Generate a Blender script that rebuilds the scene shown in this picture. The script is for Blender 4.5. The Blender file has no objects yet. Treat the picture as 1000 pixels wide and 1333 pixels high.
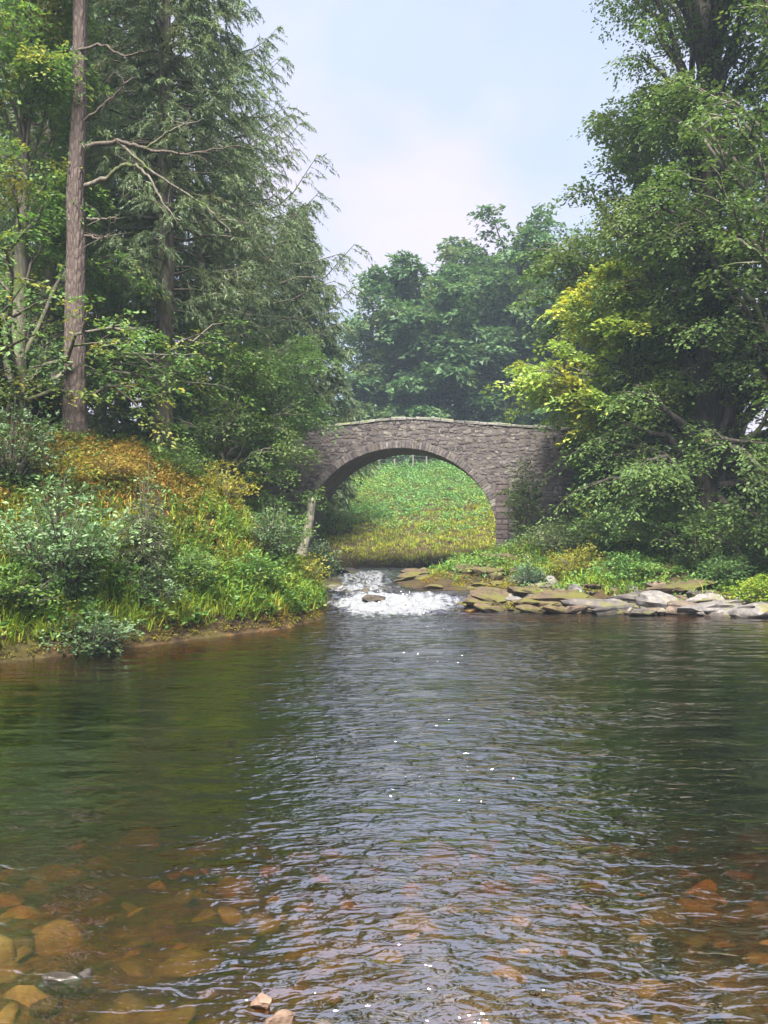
import bpy, math, random
import numpy as np
from mathutils import Vector
R = math.radians
sc = bpy.context.scene
col = sc.collection

# ------------------------------------------------------------------ camera
CAM_H = 2.6
HORIZ = 690.0          # horizon row of the 1000 x 1333 photograph
F = 1100.0             # focal length in photo pixels
cam_d = bpy.data.cameras.new('camera')
cam = bpy.data.objects.new('camera', cam_d)
col.objects.link(cam)
cam.location = (0, 0, CAM_H)
cam.rotation_euler = (R(90) + math.atan((HORIZ - 666.5) / F), 0, 0)
cam_d.sensor_fit = 'HORIZONTAL'
cam_d.sensor_width = 36.0
cam_d.lens = 36.0 * F / 1000.0
cam_d.clip_end = 3000
sc.camera = cam

# ------------------------------------------------------------------ sky and sun
SUN_EL, SUN_AZ = 55.0, -172.0      # azimuth from +Y towards +X; negative = from the left
w = bpy.data.worlds.new('World')
sc.world = w
w.cycles.sampling_method = 'MANUAL'
w.cycles.sample_map_resolution = 512
w.use_nodes = True
nt = w.node_tree
nt.nodes.clear()
out = nt.nodes.new('ShaderNodeOutputWorld')
bg = nt.nodes.new('ShaderNodeBackground')
sky = nt.nodes.new('ShaderNodeTexSky')
sky.sky_type = 'NISHITA'
sky.sun_disc = False
sky.sun_elevation = R(SUN_EL)
sky.sun_rotation = R(SUN_AZ)
sky.air_density = 1.0
sky.dust_density = 1.5
tc = nt.nodes.new('ShaderNodeTexCoord')
mp = nt.nodes.new('ShaderNodeMapping')
mp.inputs['Scale'].default_value = (1.0, 1.0, 1.3)
nz = nt.nodes.new('ShaderNodeTexNoise')
nz.inputs['Scale'].default_value = 2.3
nz.inputs['Detail'].default_value = 5
nz.inputs['Roughness'].default_value = 0.5
nz.inputs['Distortion'].default_value = 0.3
rp = nt.nodes.new('ShaderNodeValToRGB')
rp.color_ramp.elements[0].position = 0.38
rp.color_ramp.elements[0].color = (0.8, 0.8, 0.8, 1)
rp.color_ramp.elements[1].position = 0.62
rp.color_ramp.elements[1].color = (1, 1, 1, 1)
nz2 = nt.nodes.new('ShaderNodeTexNoise')
nz2.inputs['Scale'].default_value = 3.1
nz2.inputs['Detail'].default_value = 3
cr = nt.nodes.new('ShaderNodeValToRGB')
cr.color_ramp.elements[0].position = 0.43
cr.color_ramp.elements[0].color = (3.0, 3.45, 4.6, 1)
cr.color_ramp.elements[1].position = 0.6
cr.color_ramp.elements[1].color = (4.1, 3.8, 4.6, 1)
mx = nt.nodes.new('ShaderNodeMix')
mx.data_type = 'RGBA'
L = nt.links.new
L(tc.outputs['Generated'], mp.inputs['Vector'])
L(mp.outputs['Vector'], nz.inputs['Vector'])
L(mp.outputs['Vector'], nz2.inputs['Vector'])
L(nz.outputs['Fac'], rp.inputs['Fac'])
L(nz2.outputs['Fac'], cr.inputs['Fac'])
L(rp.outputs['Color'], mx.inputs['Factor'])
L(sky.outputs['Color'], mx.inputs['A'])
L(cr.outputs['Color'], mx.inputs['B'])
L(mx.outputs['Result'], bg.inputs['Color'])
bg.inputs['Strength'].default_value = 0.05
L(bg.outputs['Background'], out.inputs['Surface'])

sd = bpy.data.lights.new('sun', 'SUN')
sun = bpy.data.objects.new('sun', sd)
col.objects.link(sun)
sd.energy = 4.2
sd.angle = R(22)
sd.color = (1.0, 0.95, 0.86)
sv = Vector((math.sin(R(SUN_AZ)) * math.cos(R(SUN_EL)), math.cos(R(SUN_AZ)) * math.cos(R(SUN_EL)), math.sin(R(SUN_EL))))
sun.rotation_euler = sv.to_track_quat('Z', 'Y').to_euler()

vs = sc.view_settings
vs.view_transform = 'Standard'
vs.look = 'None'
vs.exposure = 2.25
vs.gamma = 1.0
vs.use_curve_mapping = False
cy = sc.cycles
cy.max_bounces = 8
cy.diffuse_bounces = 3
cy.glossy_bounces = 3
cy.transmission_bounces = 4
cy.transparent_max_bounces = 8
cy.volume_bounces = 0
cy.caustics_reflective = False
cy.caustics_refractive = False
cy.sample_clamp_indirect = 4.0
try:
    cy.use_denoising = True
    cy.denoiser = 'OPENIMAGEDENOISE'
    cy.denoising_input_passes = 'RGB_ALBEDO_NORMAL'
except Exception:
    pass

# ------------------------------------------------------------------ helpers
def gx(px, Y): return (px - 500.0) / F * Y
def gz(py, Y): return CAM_H + (HORIZ - py) / F * Y
def nrm(a): return a / np.maximum(np.linalg.norm(a, axis=-1, keepdims=True), 1e-9)
def sstep(a, b, x):
    t = np.clip((np.asarray(x, float) - a) / (b - a), 0, 1)
    return t * t * (3 - 2 * t)

class MB:
    def __init__(self):
        self.v = []; self.q = []; self.t = []; self.n = 0
    def add(self, v, q=None, t=None):
        v = np.asarray(v, float).reshape(-1, 3)
        if q is not None and len(q): self.q.append(np.asarray(q, int) + self.n)
        if t is not None and len(t): self.t.append(np.asarray(t, int) + self.n)
        self.v.append(v); self.n += len(v)
    def mesh(self, name, smooth=True, origin=(0, 0, 0)):
        v = np.concatenate(self.v) - np.asarray(origin, float)
        q = np.concatenate(self.q) if self.q else np.zeros((0, 4), int)
        t = np.concatenate(self.t) if self.t else np.zeros((0, 3), int)
        me = bpy.data.meshes.new(name)
        me.vertices.add(len(v)); me.vertices.foreach_set('co', v.astype(np.float32).ravel())
        nl = len(q) * 4 + len(t) * 3
        me.loops.add(nl)
        me.loops.foreach_set('vertex_index', np.concatenate([q.ravel(), t.ravel()]).astype(np.int32))
        me.polygons.add(len(q) + len(t))
        st = np.concatenate([np.arange(len(q)) * 4, len(q) * 4 + np.arange(len(t)) * 3]).astype(np.int32)
        me.polygons.foreach_set('loop_start', st)
        me.polygons.foreach_set('use_smooth', np.full(len(q) + len(t), bool(smooth)))
        me.update(calc_edges=True)
        return me
    def build(self, name, mat, parent=None, smooth=True, origin=(0, 0, 0)):
        o = bpy.data.objects.new(name, self.mesh(name, smooth, origin))
        o.data.materials.append(mat)
        col.objects.link(o)
        if parent is not None: o.parent = parent
        else: o.location = origin
        return o

def tag(o, label, cat, group=None, kind=None):
    if label: o['label'] = label
    if cat: o['category'] = cat
    if group: o['group'] = group
    if kind: o['kind'] = kind
    return o
def thing(name, label, cat, loc, group=None, rz=0.0):
    o = bpy.data.objects.new(name, None)
    o.empty_display_size = 0.3
    col.objects.link(o)
    o.location = loc; o.rotation_euler = (0, 0, rz)
    return tag(o, label, cat, group)

def tube(mb, pts, rad, sides=6, lump=0.0, rng=None, cap=False):
    pts = np.asarray(pts, float); n = len(pts)
    rad = np.broadcast_to(np.asarray(rad, float), (n,))
    t = nrm(np.gradient(pts, axis=0))
    m = np.abs(t.mean(0))
    ref = np.array([1.0, 0, 0]) if m[2] > 0.75 * np.linalg.norm(m) else np.array([0, 0, 1.0])
    a = nrm(np.cross(t, ref)); b = np.cross(t, a)
    th = np.arange(sides) / sides * 2 * np.pi
    rr = rad[:, None] * np.ones(sides)
    if lump and rng is not None:
        ph = rng.uniform(0, 6.28, 4)
        z = np.arange(n)[:, None] * 0.35
        rr = rr * (1 + lump * (0.5 * np.cos(2 * th + ph[0]) + 0.4 * np.cos(3 * th + ph[1] + z * 0.4) + 0.35 * np.cos(5 * th + ph[2] - z) + 0.3 * rng.normal(size=(n, sides)) * 0.5))
    V = pts[:, None] + rr[..., None] * (np.cos(th)[None, :, None] * a[:, None] + np.sin(th)[None, :, None] * b[:, None])
    i = np.arange(n - 1)[:, None] * sides; j = np.arange(sides)[None]; k = (j + 1) % sides
    q = np.stack([i + j, i + k, i + k + sides, i + j + sides], -1).reshape(-1, 4)
    V = V.reshape(-1, 3)
    if cap:
        V = np.concatenate([V, pts[-1:]])
        tt = np.stack([(n - 1) * sides + np.arange(sides), (n - 1) * sides + (np.arange(sides) + 1) % sides, np.full(sides, n * sides)], -1)
        mb.add(V, q, tt)
    else:
        mb.add(V, q)

def tubes3(mb, A, B, C, r0, r1):
    """many thin three-sided branchlets A>B>C at once"""
    m = len(A)
    if m == 0: return
    P = np.stack([A, B, C], 1)
    t = nrm(C - A)
    ref = np.where(np.abs(t[:, 2:3]) > 0.8, np.array([[1.0, 0, 0]]), np.array([[0, 0, 1.0]]))
    a = nrm(np.cross(t, ref)); b = np.cross(t, a)
    r = np.stack([np.broadcast_to(r0, (m,)), (np.broadcast_to(r0, (m,)) + r1) * 0.55, np.broadcast_to(r1, (m,))], 1)
    th = np.arange(3) / 3 * 2 * np.pi
    ring = np.cos(th)[None, :, None] * a[:, None] + np.sin(th)[None, :, None] * b[:, None]
    V = P[:, :, None] + r[:, :, None, None] * ring[:, None]
    base = (np.arange(m) * 9)[:, None, None]
    i = (np.arange(2) * 3)[None, :, None]; j = np.arange(3)[None, None]; k = (j + 1) % 3
    q = np.stack([base + i + j, base + i + k, base + i + k + 3, base + i + j + 3], -1).reshape(-1, 4)
    mb.add(V.reshape(-1, 3), q)

def leaves(mb, P, D, N, Ln, Wd, tri=False, fold=0.12):
    n = len(P)
    if n == 0: return
    Ln = np.broadcast_to(Ln, (n,))[:, None]; Wd = np.broadcast_to(Wd, (n,))[:, None]
    D = nrm(D); S = nrm(np.cross(D, N)); U = np.cross(S, D)
    if tri:
        V = np.stack([P - S * Wd * 0.5, P + S * Wd * 0.5, P + D * Ln], 1)
        mb.add(V.reshape(-1, 3), None, np.arange(n * 3).reshape(-1, 3))
    else:
        V = np.stack([P, P + D * Ln * 0.45 + S * Wd * 0.5 + U * Wd * fold, P + D * Ln, P + D * Ln * 0.45 - S * Wd * 0.5 + U * Wd * fold], 1)
        mb.add(V.reshape(-1, 3), np.arange(n * 4).reshape(-1, 4))

def sprays(mb, rng, O, D, size, k, Lf, Wf, droop=0.25, flat=0.35, tri=False):
    """fans of leaves: origin O, axis D (m,3), size (m,)"""
    m = len(O)
    if m == 0: return
    O = np.repeat(O, k, 0); D = np.repeat(nrm(D), k, 0); s = np.repeat(np.broadcast_to(size, (m,)), k)[:, None]
    n = m * k
    up = nrm(np.array([0, 0, 1.0]) + rng.normal(0, 0.22, (m, 3))); up = np.repeat(up, k, 0)
    S = nrm(np.cross(D, up)); Uv = np.cross(S, D)
    t = rng.uniform(0.05, 1.0, (n, 1)); side = np.where(rng.random((n, 1)) < 0.5, -1.0, 1.0)
    lat = side * rng.random((n, 1)) ** 0.8 * (0.12 + 0.5 * np.sin(np.clip(t, 0, 1) * 2.6))
    P = O + s * (D * t + S * lat * 0.8 + Uv * rng.normal(0, 0.07, (n, 1))) - np.array([0, 0, 1.0]) * s * droop * (t ** 2 + lat ** 2)
    ax = D * (0.45 + 0.4 * t) + S * (side * 0.6 + lat * 0.6) + rng.normal(0, 0.3, (n, 3)); ax[:, 2] -= droop * 1.2 * t[:, 0]
    N = Uv + rng.normal(0, flat, (n, 3))
    leaves(mb, P, ax, N, Lf * rng.uniform(0.45, 1.35, n), Wf * rng.uniform(0.5, 1.3, n), tri)

# ------------------------------------------------------------------ materials
def newmat(name):
    m = bpy.data.materials.new(name); m.use_nodes = True
    t = m.node_tree; t.nodes.clear()
    o = t.nodes.new('ShaderNodeOutputMaterial')
    return m, t, o
def nd(t, typ, **kw):
    n = t.nodes.new(typ)
    for k, v in kw.items():
        if k in n.inputs: n.inputs[k].default_value = v
        else: setattr(n, k, v)
    return n
def ramp(t, stops):
    n = t.nodes.new('ShaderNodeValToRGB')
    e = n.color_ramp.elements
    while len(e) < len(stops): e.new(0.5)
    for el, (p, c) in zip(e, stops):
        el.position = p; el.color = (c[0], c[1], c[2], 1)
    return n
def mixc(t, f, a, b, mode='MIX'):
    n = t.nodes.new('ShaderNodeMix'); n.data_type = 'RGBA'; n.blend_type = mode
    for s, v in (('Factor', f), ('A', a), ('B', b)):
        if hasattr(v, 'is_output'): t.links.new(v, n.inputs[s])
        else:
            n.inputs[s].default_value = v if s == 'Factor' else (v[0], v[1], v[2], 1)
    return n.outputs['Result']
def mth(t, op, a, b=0.0, c=0.0):
    n = t.nodes.new('ShaderNodeMath'); n.operation = op
    for i, v in enumerate((a, b, c)):
        if hasattr(v, 'is_output'): t.links.new(v, n.inputs[i])
        else: n.inputs[i].default_value = v
    return n.outputs[0]

def leaf_mat(name, cols, patch=None, patch_amt=0.5, patch_scale=0.35, trans=0.42, gloss=0.02):
    """cols: per-leaf range; patch: colour of clumps that have turned"""
    m, t, o = newmat(name)
    geo = nd(t, 'ShaderNodeNewGeometry')
    rpn = ramp(t, [(i / max(1, len(cols) - 1), c) for i, c in enumerate(cols)])
    t.links.new(geo.outputs['Random Per Island'], rpn.inputs['Fac'])
    c = rpn.outputs['Color']
    if patch:
        tcn = nd(t, 'ShaderNodeTexCoord')
        nzn = nd(t, 'ShaderNodeTexNoise', Scale=patch_scale, Detail=3.0, Roughness=0.6)
        t.links.new(tcn.outputs['Object'], nzn.inputs['Vector'])
        lo = 0.62 - 0.25 * patch_amt
        r2 = ramp(t, [(lo, (0, 0, 0)), (lo + 0.14, (1, 1, 1))])
        t.links.new(nzn.outputs['Fac'], r2.inputs['Fac'])
        f = mth(t, 'MULTIPLY', r2.outputs['Color'], mth(t, 'MULTIPLY_ADD', geo.outputs['Random Per Island'], 0.6, 0.35))
        c = mixc(t, f, c, patch)
    d = nd(t, 'ShaderNodeBsdfDiffuse'); tr = nd(t, 'ShaderNodeBsdfTranslucent'); g = nd(t, 'ShaderNodeBsdfGlossy', Roughness=0.5)
    t.links.new(c, d.inputs['Color'])
    tc2 = mixc(t, 0.5, c, (1.0, 1.0, 0.25), 'MULTIPLY')
    t.links.new(tc2, tr.inputs['Color'])
    ms = nd(t, 'ShaderNodeMixShader', Fac=trans)
    t.links.new(d.outputs[0], ms.inputs[1]); t.links.new(tr.outputs[0], ms.inputs[2])
    ms2 = nd(t, 'ShaderNodeMixShader', Fac=gloss)
    t.links.new(ms.outputs[0], ms2.inputs[1]); t.links.new(g.outputs[0], ms2.inputs[2])
    t.links.new(ms2.outputs[0], o.inputs['Surface'])
    return m

def bark_mat(name, dark, light, sx=5.0, sz=1.0, moss=None, bump=0.6):
    m, t, o = newmat(name)
    tcn = nd(t, 'ShaderNodeTexCoord')
    mpn = nd(t, 'ShaderNodeMapping'); mpn.inputs['Scale'].default_value = (sx, sx, sz)
    t.links.new(tcn.outputs['Object'], mpn.inputs['Vector'])
    n1 = nd(t, 'ShaderNodeTexNoise', Scale=1.6, Detail=6.0, Roughness=0.65)
    v1 = nd(t, 'ShaderNodeTexVoronoi', Scale=1.5); v1.feature = 'DISTANCE_TO_EDGE'
    t.links.new(mpn.outputs[0], n1.inputs['Vector'])
    t.links.new(mixc(t, 0.2, mpn.outputs[0], n1.outputs['Color']), v1.inputs['Vector'])
    r1 = ramp(t, [(0.0, dark), (0.25, [(a + b) / 2 for a, b in zip(dark, light)]), (0.7, light)])
    f = mth(t, 'MULTIPLY', mth(t, 'ADD', mth(t, 'MULTIPLY', v1.outputs['Distance'], 1.6), 0.15), mth(t, 'MULTIPLY', n1.outputs['Fac'], 1.7))
    t.links.new(f, r1.inputs['Fac'])
    c = r1.outputs['Color']
    if moss:
        n2 = nd(t, 'ShaderNodeTexNoise', Scale=0.8, Detail=4.0)
        t.links.new(tcn.outputs['Object'], n2.inputs['Vector'])
        r2 = ramp(t, [(0.5, (0, 0, 0)), (0.62, (1, 1, 1))]); t.links.new(n2.outputs['Fac'], r2.inputs['Fac'])
        c = mixc(t, r2.outputs['Color'], c, moss)
    b = nd(t, 'ShaderNodeBsdfPrincipled', Roughness=0.9)
    b.inputs['Specular IOR Level'].default_value = 0.2
    t.links.new(c, b.inputs['Base Color'])
    bp = nd(t, 'ShaderNodeBump', Strength=bump, Distance=0.05)
    t.links.new(f, bp.inputs['Height']); t.links.new(bp.outputs[0], b.inputs['Normal'])
    t.links.new(b.outputs[0], o.inputs['Surface'])
    return m

def stone_mat(name, cols, moss=None, moss_lo=0.55, scale=6.0, rough=0.88, wet=False, bump=0.5, wetline=False):
    m, t, o = newmat(name)
    geo = nd(t, 'ShaderNodeNewGeometry'); oi = nd(t, 'ShaderNodeObjectInfo'); tcn = nd(t, 'ShaderNodeTexCoord')
    f = mth(t, 'FRACT', mth(t, 'ADD', geo.outputs['Random Per Island'], oi.outputs['Random']))
    rpn = ramp(t, [(i / max(1, len(cols) - 1), c) for i, c in enumerate(cols)])
    t.links.new(f, rpn.inputs['Fac'])
    n1 = nd(t, 'ShaderNodeTexNoise', Scale=scale, Detail=7.0, Roughness=0.65)
    t.links.new(tcn.outputs['Object'], n1.inputs['Vector'])
    r1 = ramp(t, [(0.3, (0.45, 0.44, 0.45)), (0.5, (0.95, 0.95, 0.95)), (0.72, (1.55, 1.5, 1.42))])
    t.links.new(n1.outputs['Fac'], r1.inputs['Fac'])
    c = mixc(t, 1.0, rpn.outputs['Color'], r1.outputs['Color'], 'MULTIPLY')
    if moss:
        n2 = nd(t, 'ShaderNodeTexNoise', Scale=scale * 0.22, Detail=6.0, Roughness=0.7)
        t.links.new(tcn.outputs['Object'], n2.inputs['Vector'])
        sep = nd(t, 'ShaderNodeSeparateXYZ'); t.links.new(geo.outputs['Normal'], sep.inputs[0])
        s = mth(t, 'ADD', n2.outputs['Fac'], mth(t, 'MULTIPLY', sep.outputs['Z'], 0.1))
        r2 = ramp(t, [(moss_lo, (0, 0, 0)), (moss_lo + 0.1, (1, 1, 1))]); t.links.new(s, r2.inputs['Fac'])
        c = mixc(t, r2.outputs['Color'], c, moss)
    if wetline:
        sp2 = nd(t, 'ShaderNodeSeparateXYZ'); t.links.new(geo.outputs['Position'], sp2.inputs[0])
        wz = mth(t, 'ADD', sp2.outputs['Z'], mth(t, 'MULTIPLY', n1.outputs['Fac'], 0.22))
        r3 = ramp(t, [(0.16, (0.35, 0.33, 0.3)), (0.26, (1, 1, 1))]); t.links.new(wz, r3.inputs['Fac'])
        c = mixc(t, 1.0, c, r3.outputs['Color'], 'MULTIPLY')
    b = nd(t, 'ShaderNodeBsdfPrincipled', Roughness=rough)
    b.inputs['Specular IOR Level'].default_value = 0.5 if wet else 0.25
    t.links.new(c, b.inputs['Base Color'])
    bp = nd(t, 'ShaderNodeBump', Strength=bump, Distance=0.04)
    t.links.new(n1.outputs['Fac'], bp.inputs['Height']); t.links.new(bp.outputs[0], b.inputs['Normal'])
    t.links.new(b.outputs[0], o.inputs['Surface'])
    return m

def plain_mat(name, c, rough=0.8):
    m, t, o = newmat(name)
    tcn = nd(t, 'ShaderNodeTexCoord'); n1 = nd(t, 'ShaderNodeTexNoise', Scale=14.0, Detail=4.0)
    t.links.new(tcn.outputs['Object'], n1.inputs['Vector'])
    r1 = ramp(t, [(0.3, [x * 0.65 for x in c]), (0.7, [min(1, x * 1.2) for x in c])]); t.links.new(n1.outputs['Fac'], r1.inputs['Fac'])
    b = nd(t, 'ShaderNodeBsdfPrincipled', Roughness=rough); t.links.new(r1.outputs['Color'], b.inputs['Base Color'])
    t.links.new(b.outputs[0], o.inputs['Surface'])
    return m

# ------------------------------------------------------------------ the lie of the land
RIVER = np.array([(-18, 1.2), (-14, 6), (-10.4, 12), (-7.56, 16.6), (-6.1, 18.1), (-4.6, 20.1), (-2.7, 22.3), (-1.95, 24.6), (-1.8, 26.7),
                  (-2.1, 28.5), (-2.5, 31), (-2.7, 35), (-3.1, 40), (-3.3, 43), (-5, 45), (-10, 46.5), (-30, 49), (-60, 51),
                  (-60, 60), (-30, 55), (-10, 50.5), (-3, 48), (2, 46.7), (4.5, 45.5), (4.8, 43), (3, 42), (1.2, 39.5), (0.5, 36.5), (0.6, 33.6),
                  (2, 32), (4.3, 31.7), (5.2, 31), (4.5, 30.2), (3.0, 29.4), (2.3, 28.5), (2.4, 27.6), (3.5, 27), (4.9, 26.7), (8.3, 26),
                  (11.6, 25.5), (16, 24), (20, 16), (21, 6), (20, 1.2)], float)
def river_sd(x, y):
    p = np.stack([x.ravel(), y.ravel()], 1)
    best = np.full(len(p), 1e9); ins = np.zeros(len(p), bool)
    a = RIVER; b = np.roll(RIVER, -1, 0)
    for i in range(len(a)):
        e = b[i] - a[i]; v = p - a[i]
        h = np.clip((v @ e) / (e @ e), 0, 1)
        best = np.minimum(best, np.linalg.norm(v - h[:, None] * e, axis=1))
        c = (a[i, 1] > p[:, 1]) != (b[i, 1] > p[:, 1])
        xi = a[i, 0] + (p[:, 1] - a[i, 1]) / (e[1] if abs(e[1]) > 1e-9 else 1e-9) * e[0]
        ins ^= c & (p[:, 0] < xi)
    return np.where(ins, -best, best).reshape(x.shape)
def wlevel(y): return 0.08 * sstep(26.6, 28, y) + 0.26 * sstep(28.6, 29.9, y) + 0.16 * sstep(32, 42, y)
_nr = np.random.default_rng(5)
_wv = [(_nr.uniform(0, 6.28), _nr.uniform(0, 6.28)) for _ in range(24)]
def wob(x, y, lam, n=5, k=0):
    s = 0
    for i in range(n):
        th, ph = _wv[(k * 5 + i) % 24]
        f = 6.28 / lam * (0.7 + 0.35 * i)
        s = s + np.sin((x * math.cos(th) + y * math.sin(th)) * f + ph) / (1 + 0.4 * i)
    return s / 2.4
BX, BY, BA = 1.05, 40.0, R(8.5)
def ground(x, y):
    x = np.asarray(x, float); y = np.asarray(y, float)
    d = river_sd(x, y); W = wlevel(y)
    dmax = np.clip(0.07 + 0.045 * (y - 3.2) + 0.14 * np.maximum(y - 6.0, 0) + 0.04 * wob(x, y, 1.3, k=3), 0.06, 1.6)
    dmax = np.where(y > 26, 0.5, dmax)
    bed = W - np.minimum(np.clip(-d * 0.5, 0, 2), dmax) - 0.05 * wob(x, y, 0.9, k=1) * np.clip(-d * 2, 0, 1)
    dd = np.maximum(d, 0)
    top = 5.5 - 1.3 * sstep(25, 33, y)
    left = 0.34 * np.clip(dd / 0.22, 0, 1) + top * (1 - np.exp(-(dd / 3.5) ** 1.35)) + 0.02 * np.maximum(dd - 8, 0)
    right = 0.5 * np.clip(dd / 2.2, 0, 1) ** 1.3 + 3.9 * sstep(2.2, 11, dd)
    hill = 0.35 * np.clip(dd / 0.6, 0, 1) + 0.235 * np.minimum(dd, 34) + 0.02 * np.clip(dd - 34, 0, 60)
    wl = 1 - sstep(-2.5, 1.5, x)
    bank = left * wl + right * (1 - wl)
    th = 44.0 + 0.14 * np.maximum(-x - 3, 0)
    wh = sstep(-2.0, 3.0, y - th)
    out = bank * (1 - wh) + hill * wh
    rough = (0.16 * wob(x, y, 2.6) + 0.07 * wob(x, y, 0.8, k=2)) * np.clip(dd / 1.2, 0, 1)
    near = sstep(3.4, 1.0, y) if False else 1 - sstep(0.8, 3.2, y)
    u = (x - BX) * math.cos(BA) - (y - BY) * math.sin(BA); v = (x - BX) * math.sin(BA) + (y - BY) * math.cos(BA)
    emb = 6.2 * sstep(4.2, 1.6, 0) if False else 6.2 * (1 - sstep(1.7, 5.5, np.abs(v - 1.8))) * np.maximum(1 - sstep(-10.5, -8.0, u), sstep(9.0, 12.0, u))
    h = np.where(d > 0, np.maximum(W + out + rough, emb), bed)
    return h * (1 - near) + near * np.maximum(h, 0.95)
def gh(x, y): return float(ground(np.array([x]), np.array([y]))[0])

def lines(lo, hi, step, outer):
    a = np.arange(lo, hi + 1e-6, step)
    return np.concatenate([np.array(outer[0]), a, np.array(outer[1])])
xs = lines(-18, 20, 0.3, ([-900, -400, -200, -120, -80, -60, -48, -40, -34, -29, -25, -22, -20], [22, 25, 29, 34, 40, 48, 60, 80, 120, 200, 400, 900]))
ys = lines(1, 52, 0.27, ([-500, -200, -80, -40, -20, -10, -5, -2], [53, 54.5, 56, 58, 60, 63, 66, 70, 75, 80, 85, 90, 100, 120, 150, 200, 300, 500, 1200]))
gxx, gyy = np.meshgrid(xs, ys)
gzz = ground(gxx, gyy)
mb = MB()
nx = len(xs); ny = len(ys)
ii = (np.arange(ny - 1)[:, None] * nx + np.arange(nx - 1)[None]).ravel()
mb.add(np.stack([gxx, gyy, gzz], -1), np.stack([ii, ii + 1, ii + nx + 1, ii + nx], -1))

def ground_material():
    m, t, o = newmat('earth_and_riverbed')
    tcn = nd(t, 'ShaderNodeTexCoord')
    n1 = nd(t, 'ShaderNodeTexNoise', Scale=1.1, Detail=8.0, Roughness=0.65); t.links.new(tcn.outputs['Object'], n1.inputs['Vector'])
    soil = ramp(t, [(0.3, (0.018, 0.013, 0.009)), (0.5, (0.045, 0.031, 0.016)), (0.62, (0.05, 0.045, 0.015)), (0.75, (0.075, 0.048, 0.02))])
    t.links.new(n1.outputs['Fac'], soil.inputs['Fac'])
    # the bed: brown silt and gravel
    n3 = nd(t, 'ShaderNodeTexNoise', Scale=2.4, Detail=9.0, Roughness=0.75); t.links.new(tcn.outputs['Object'], n3.inputs['Vector'])
    bedc = ramp(t, [(0.38, (0.02, 0.012, 0.005)), (0.5, (0.1, 0.055, 0.016)), (0.6, (0.24, 0.13, 0.033)), (0.7, (0.4, 0.24, 0.06))])
    t.links.new(n3.outputs['Fac'], bedc.inputs['Fac'])
    bcol = bedc.outputs['Color']
    at = nd(t, 'ShaderNodeAttribute'); at.attribute_name = 'bed'
    c = mixc(t, at.outputs['Fac'], soil.outputs['Color'], bcol)
    b = nd(t, 'ShaderNodeBsdfPrincipled', Roughness=0.95); b.inputs['Specular IOR Level'].default_value = 0.15
    t.links.new(c, b.inputs['Base Color'])
    bp = nd(t, 'ShaderNodeBump', Strength=0.7, Distance=0.12); t.links.new(n1.outputs['Fac'], bp.inputs['Height']); t.links.new(bp.outputs[0], b.inputs['Normal'])
    t.links.new(b.outputs[0], o.inputs['Surface'])
    return m
g_ob = mb.build('ground', ground_material())
g_ob['kind'] = 'structure'
at = g_ob.data.attributes.new('bed', 'FLOAT', 'POINT')
at.data.foreach_set('value', (1 - sstep(-0.35, 0.05, river_sd(gxx, gyy))).ravel().astype(np.float32))

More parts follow.
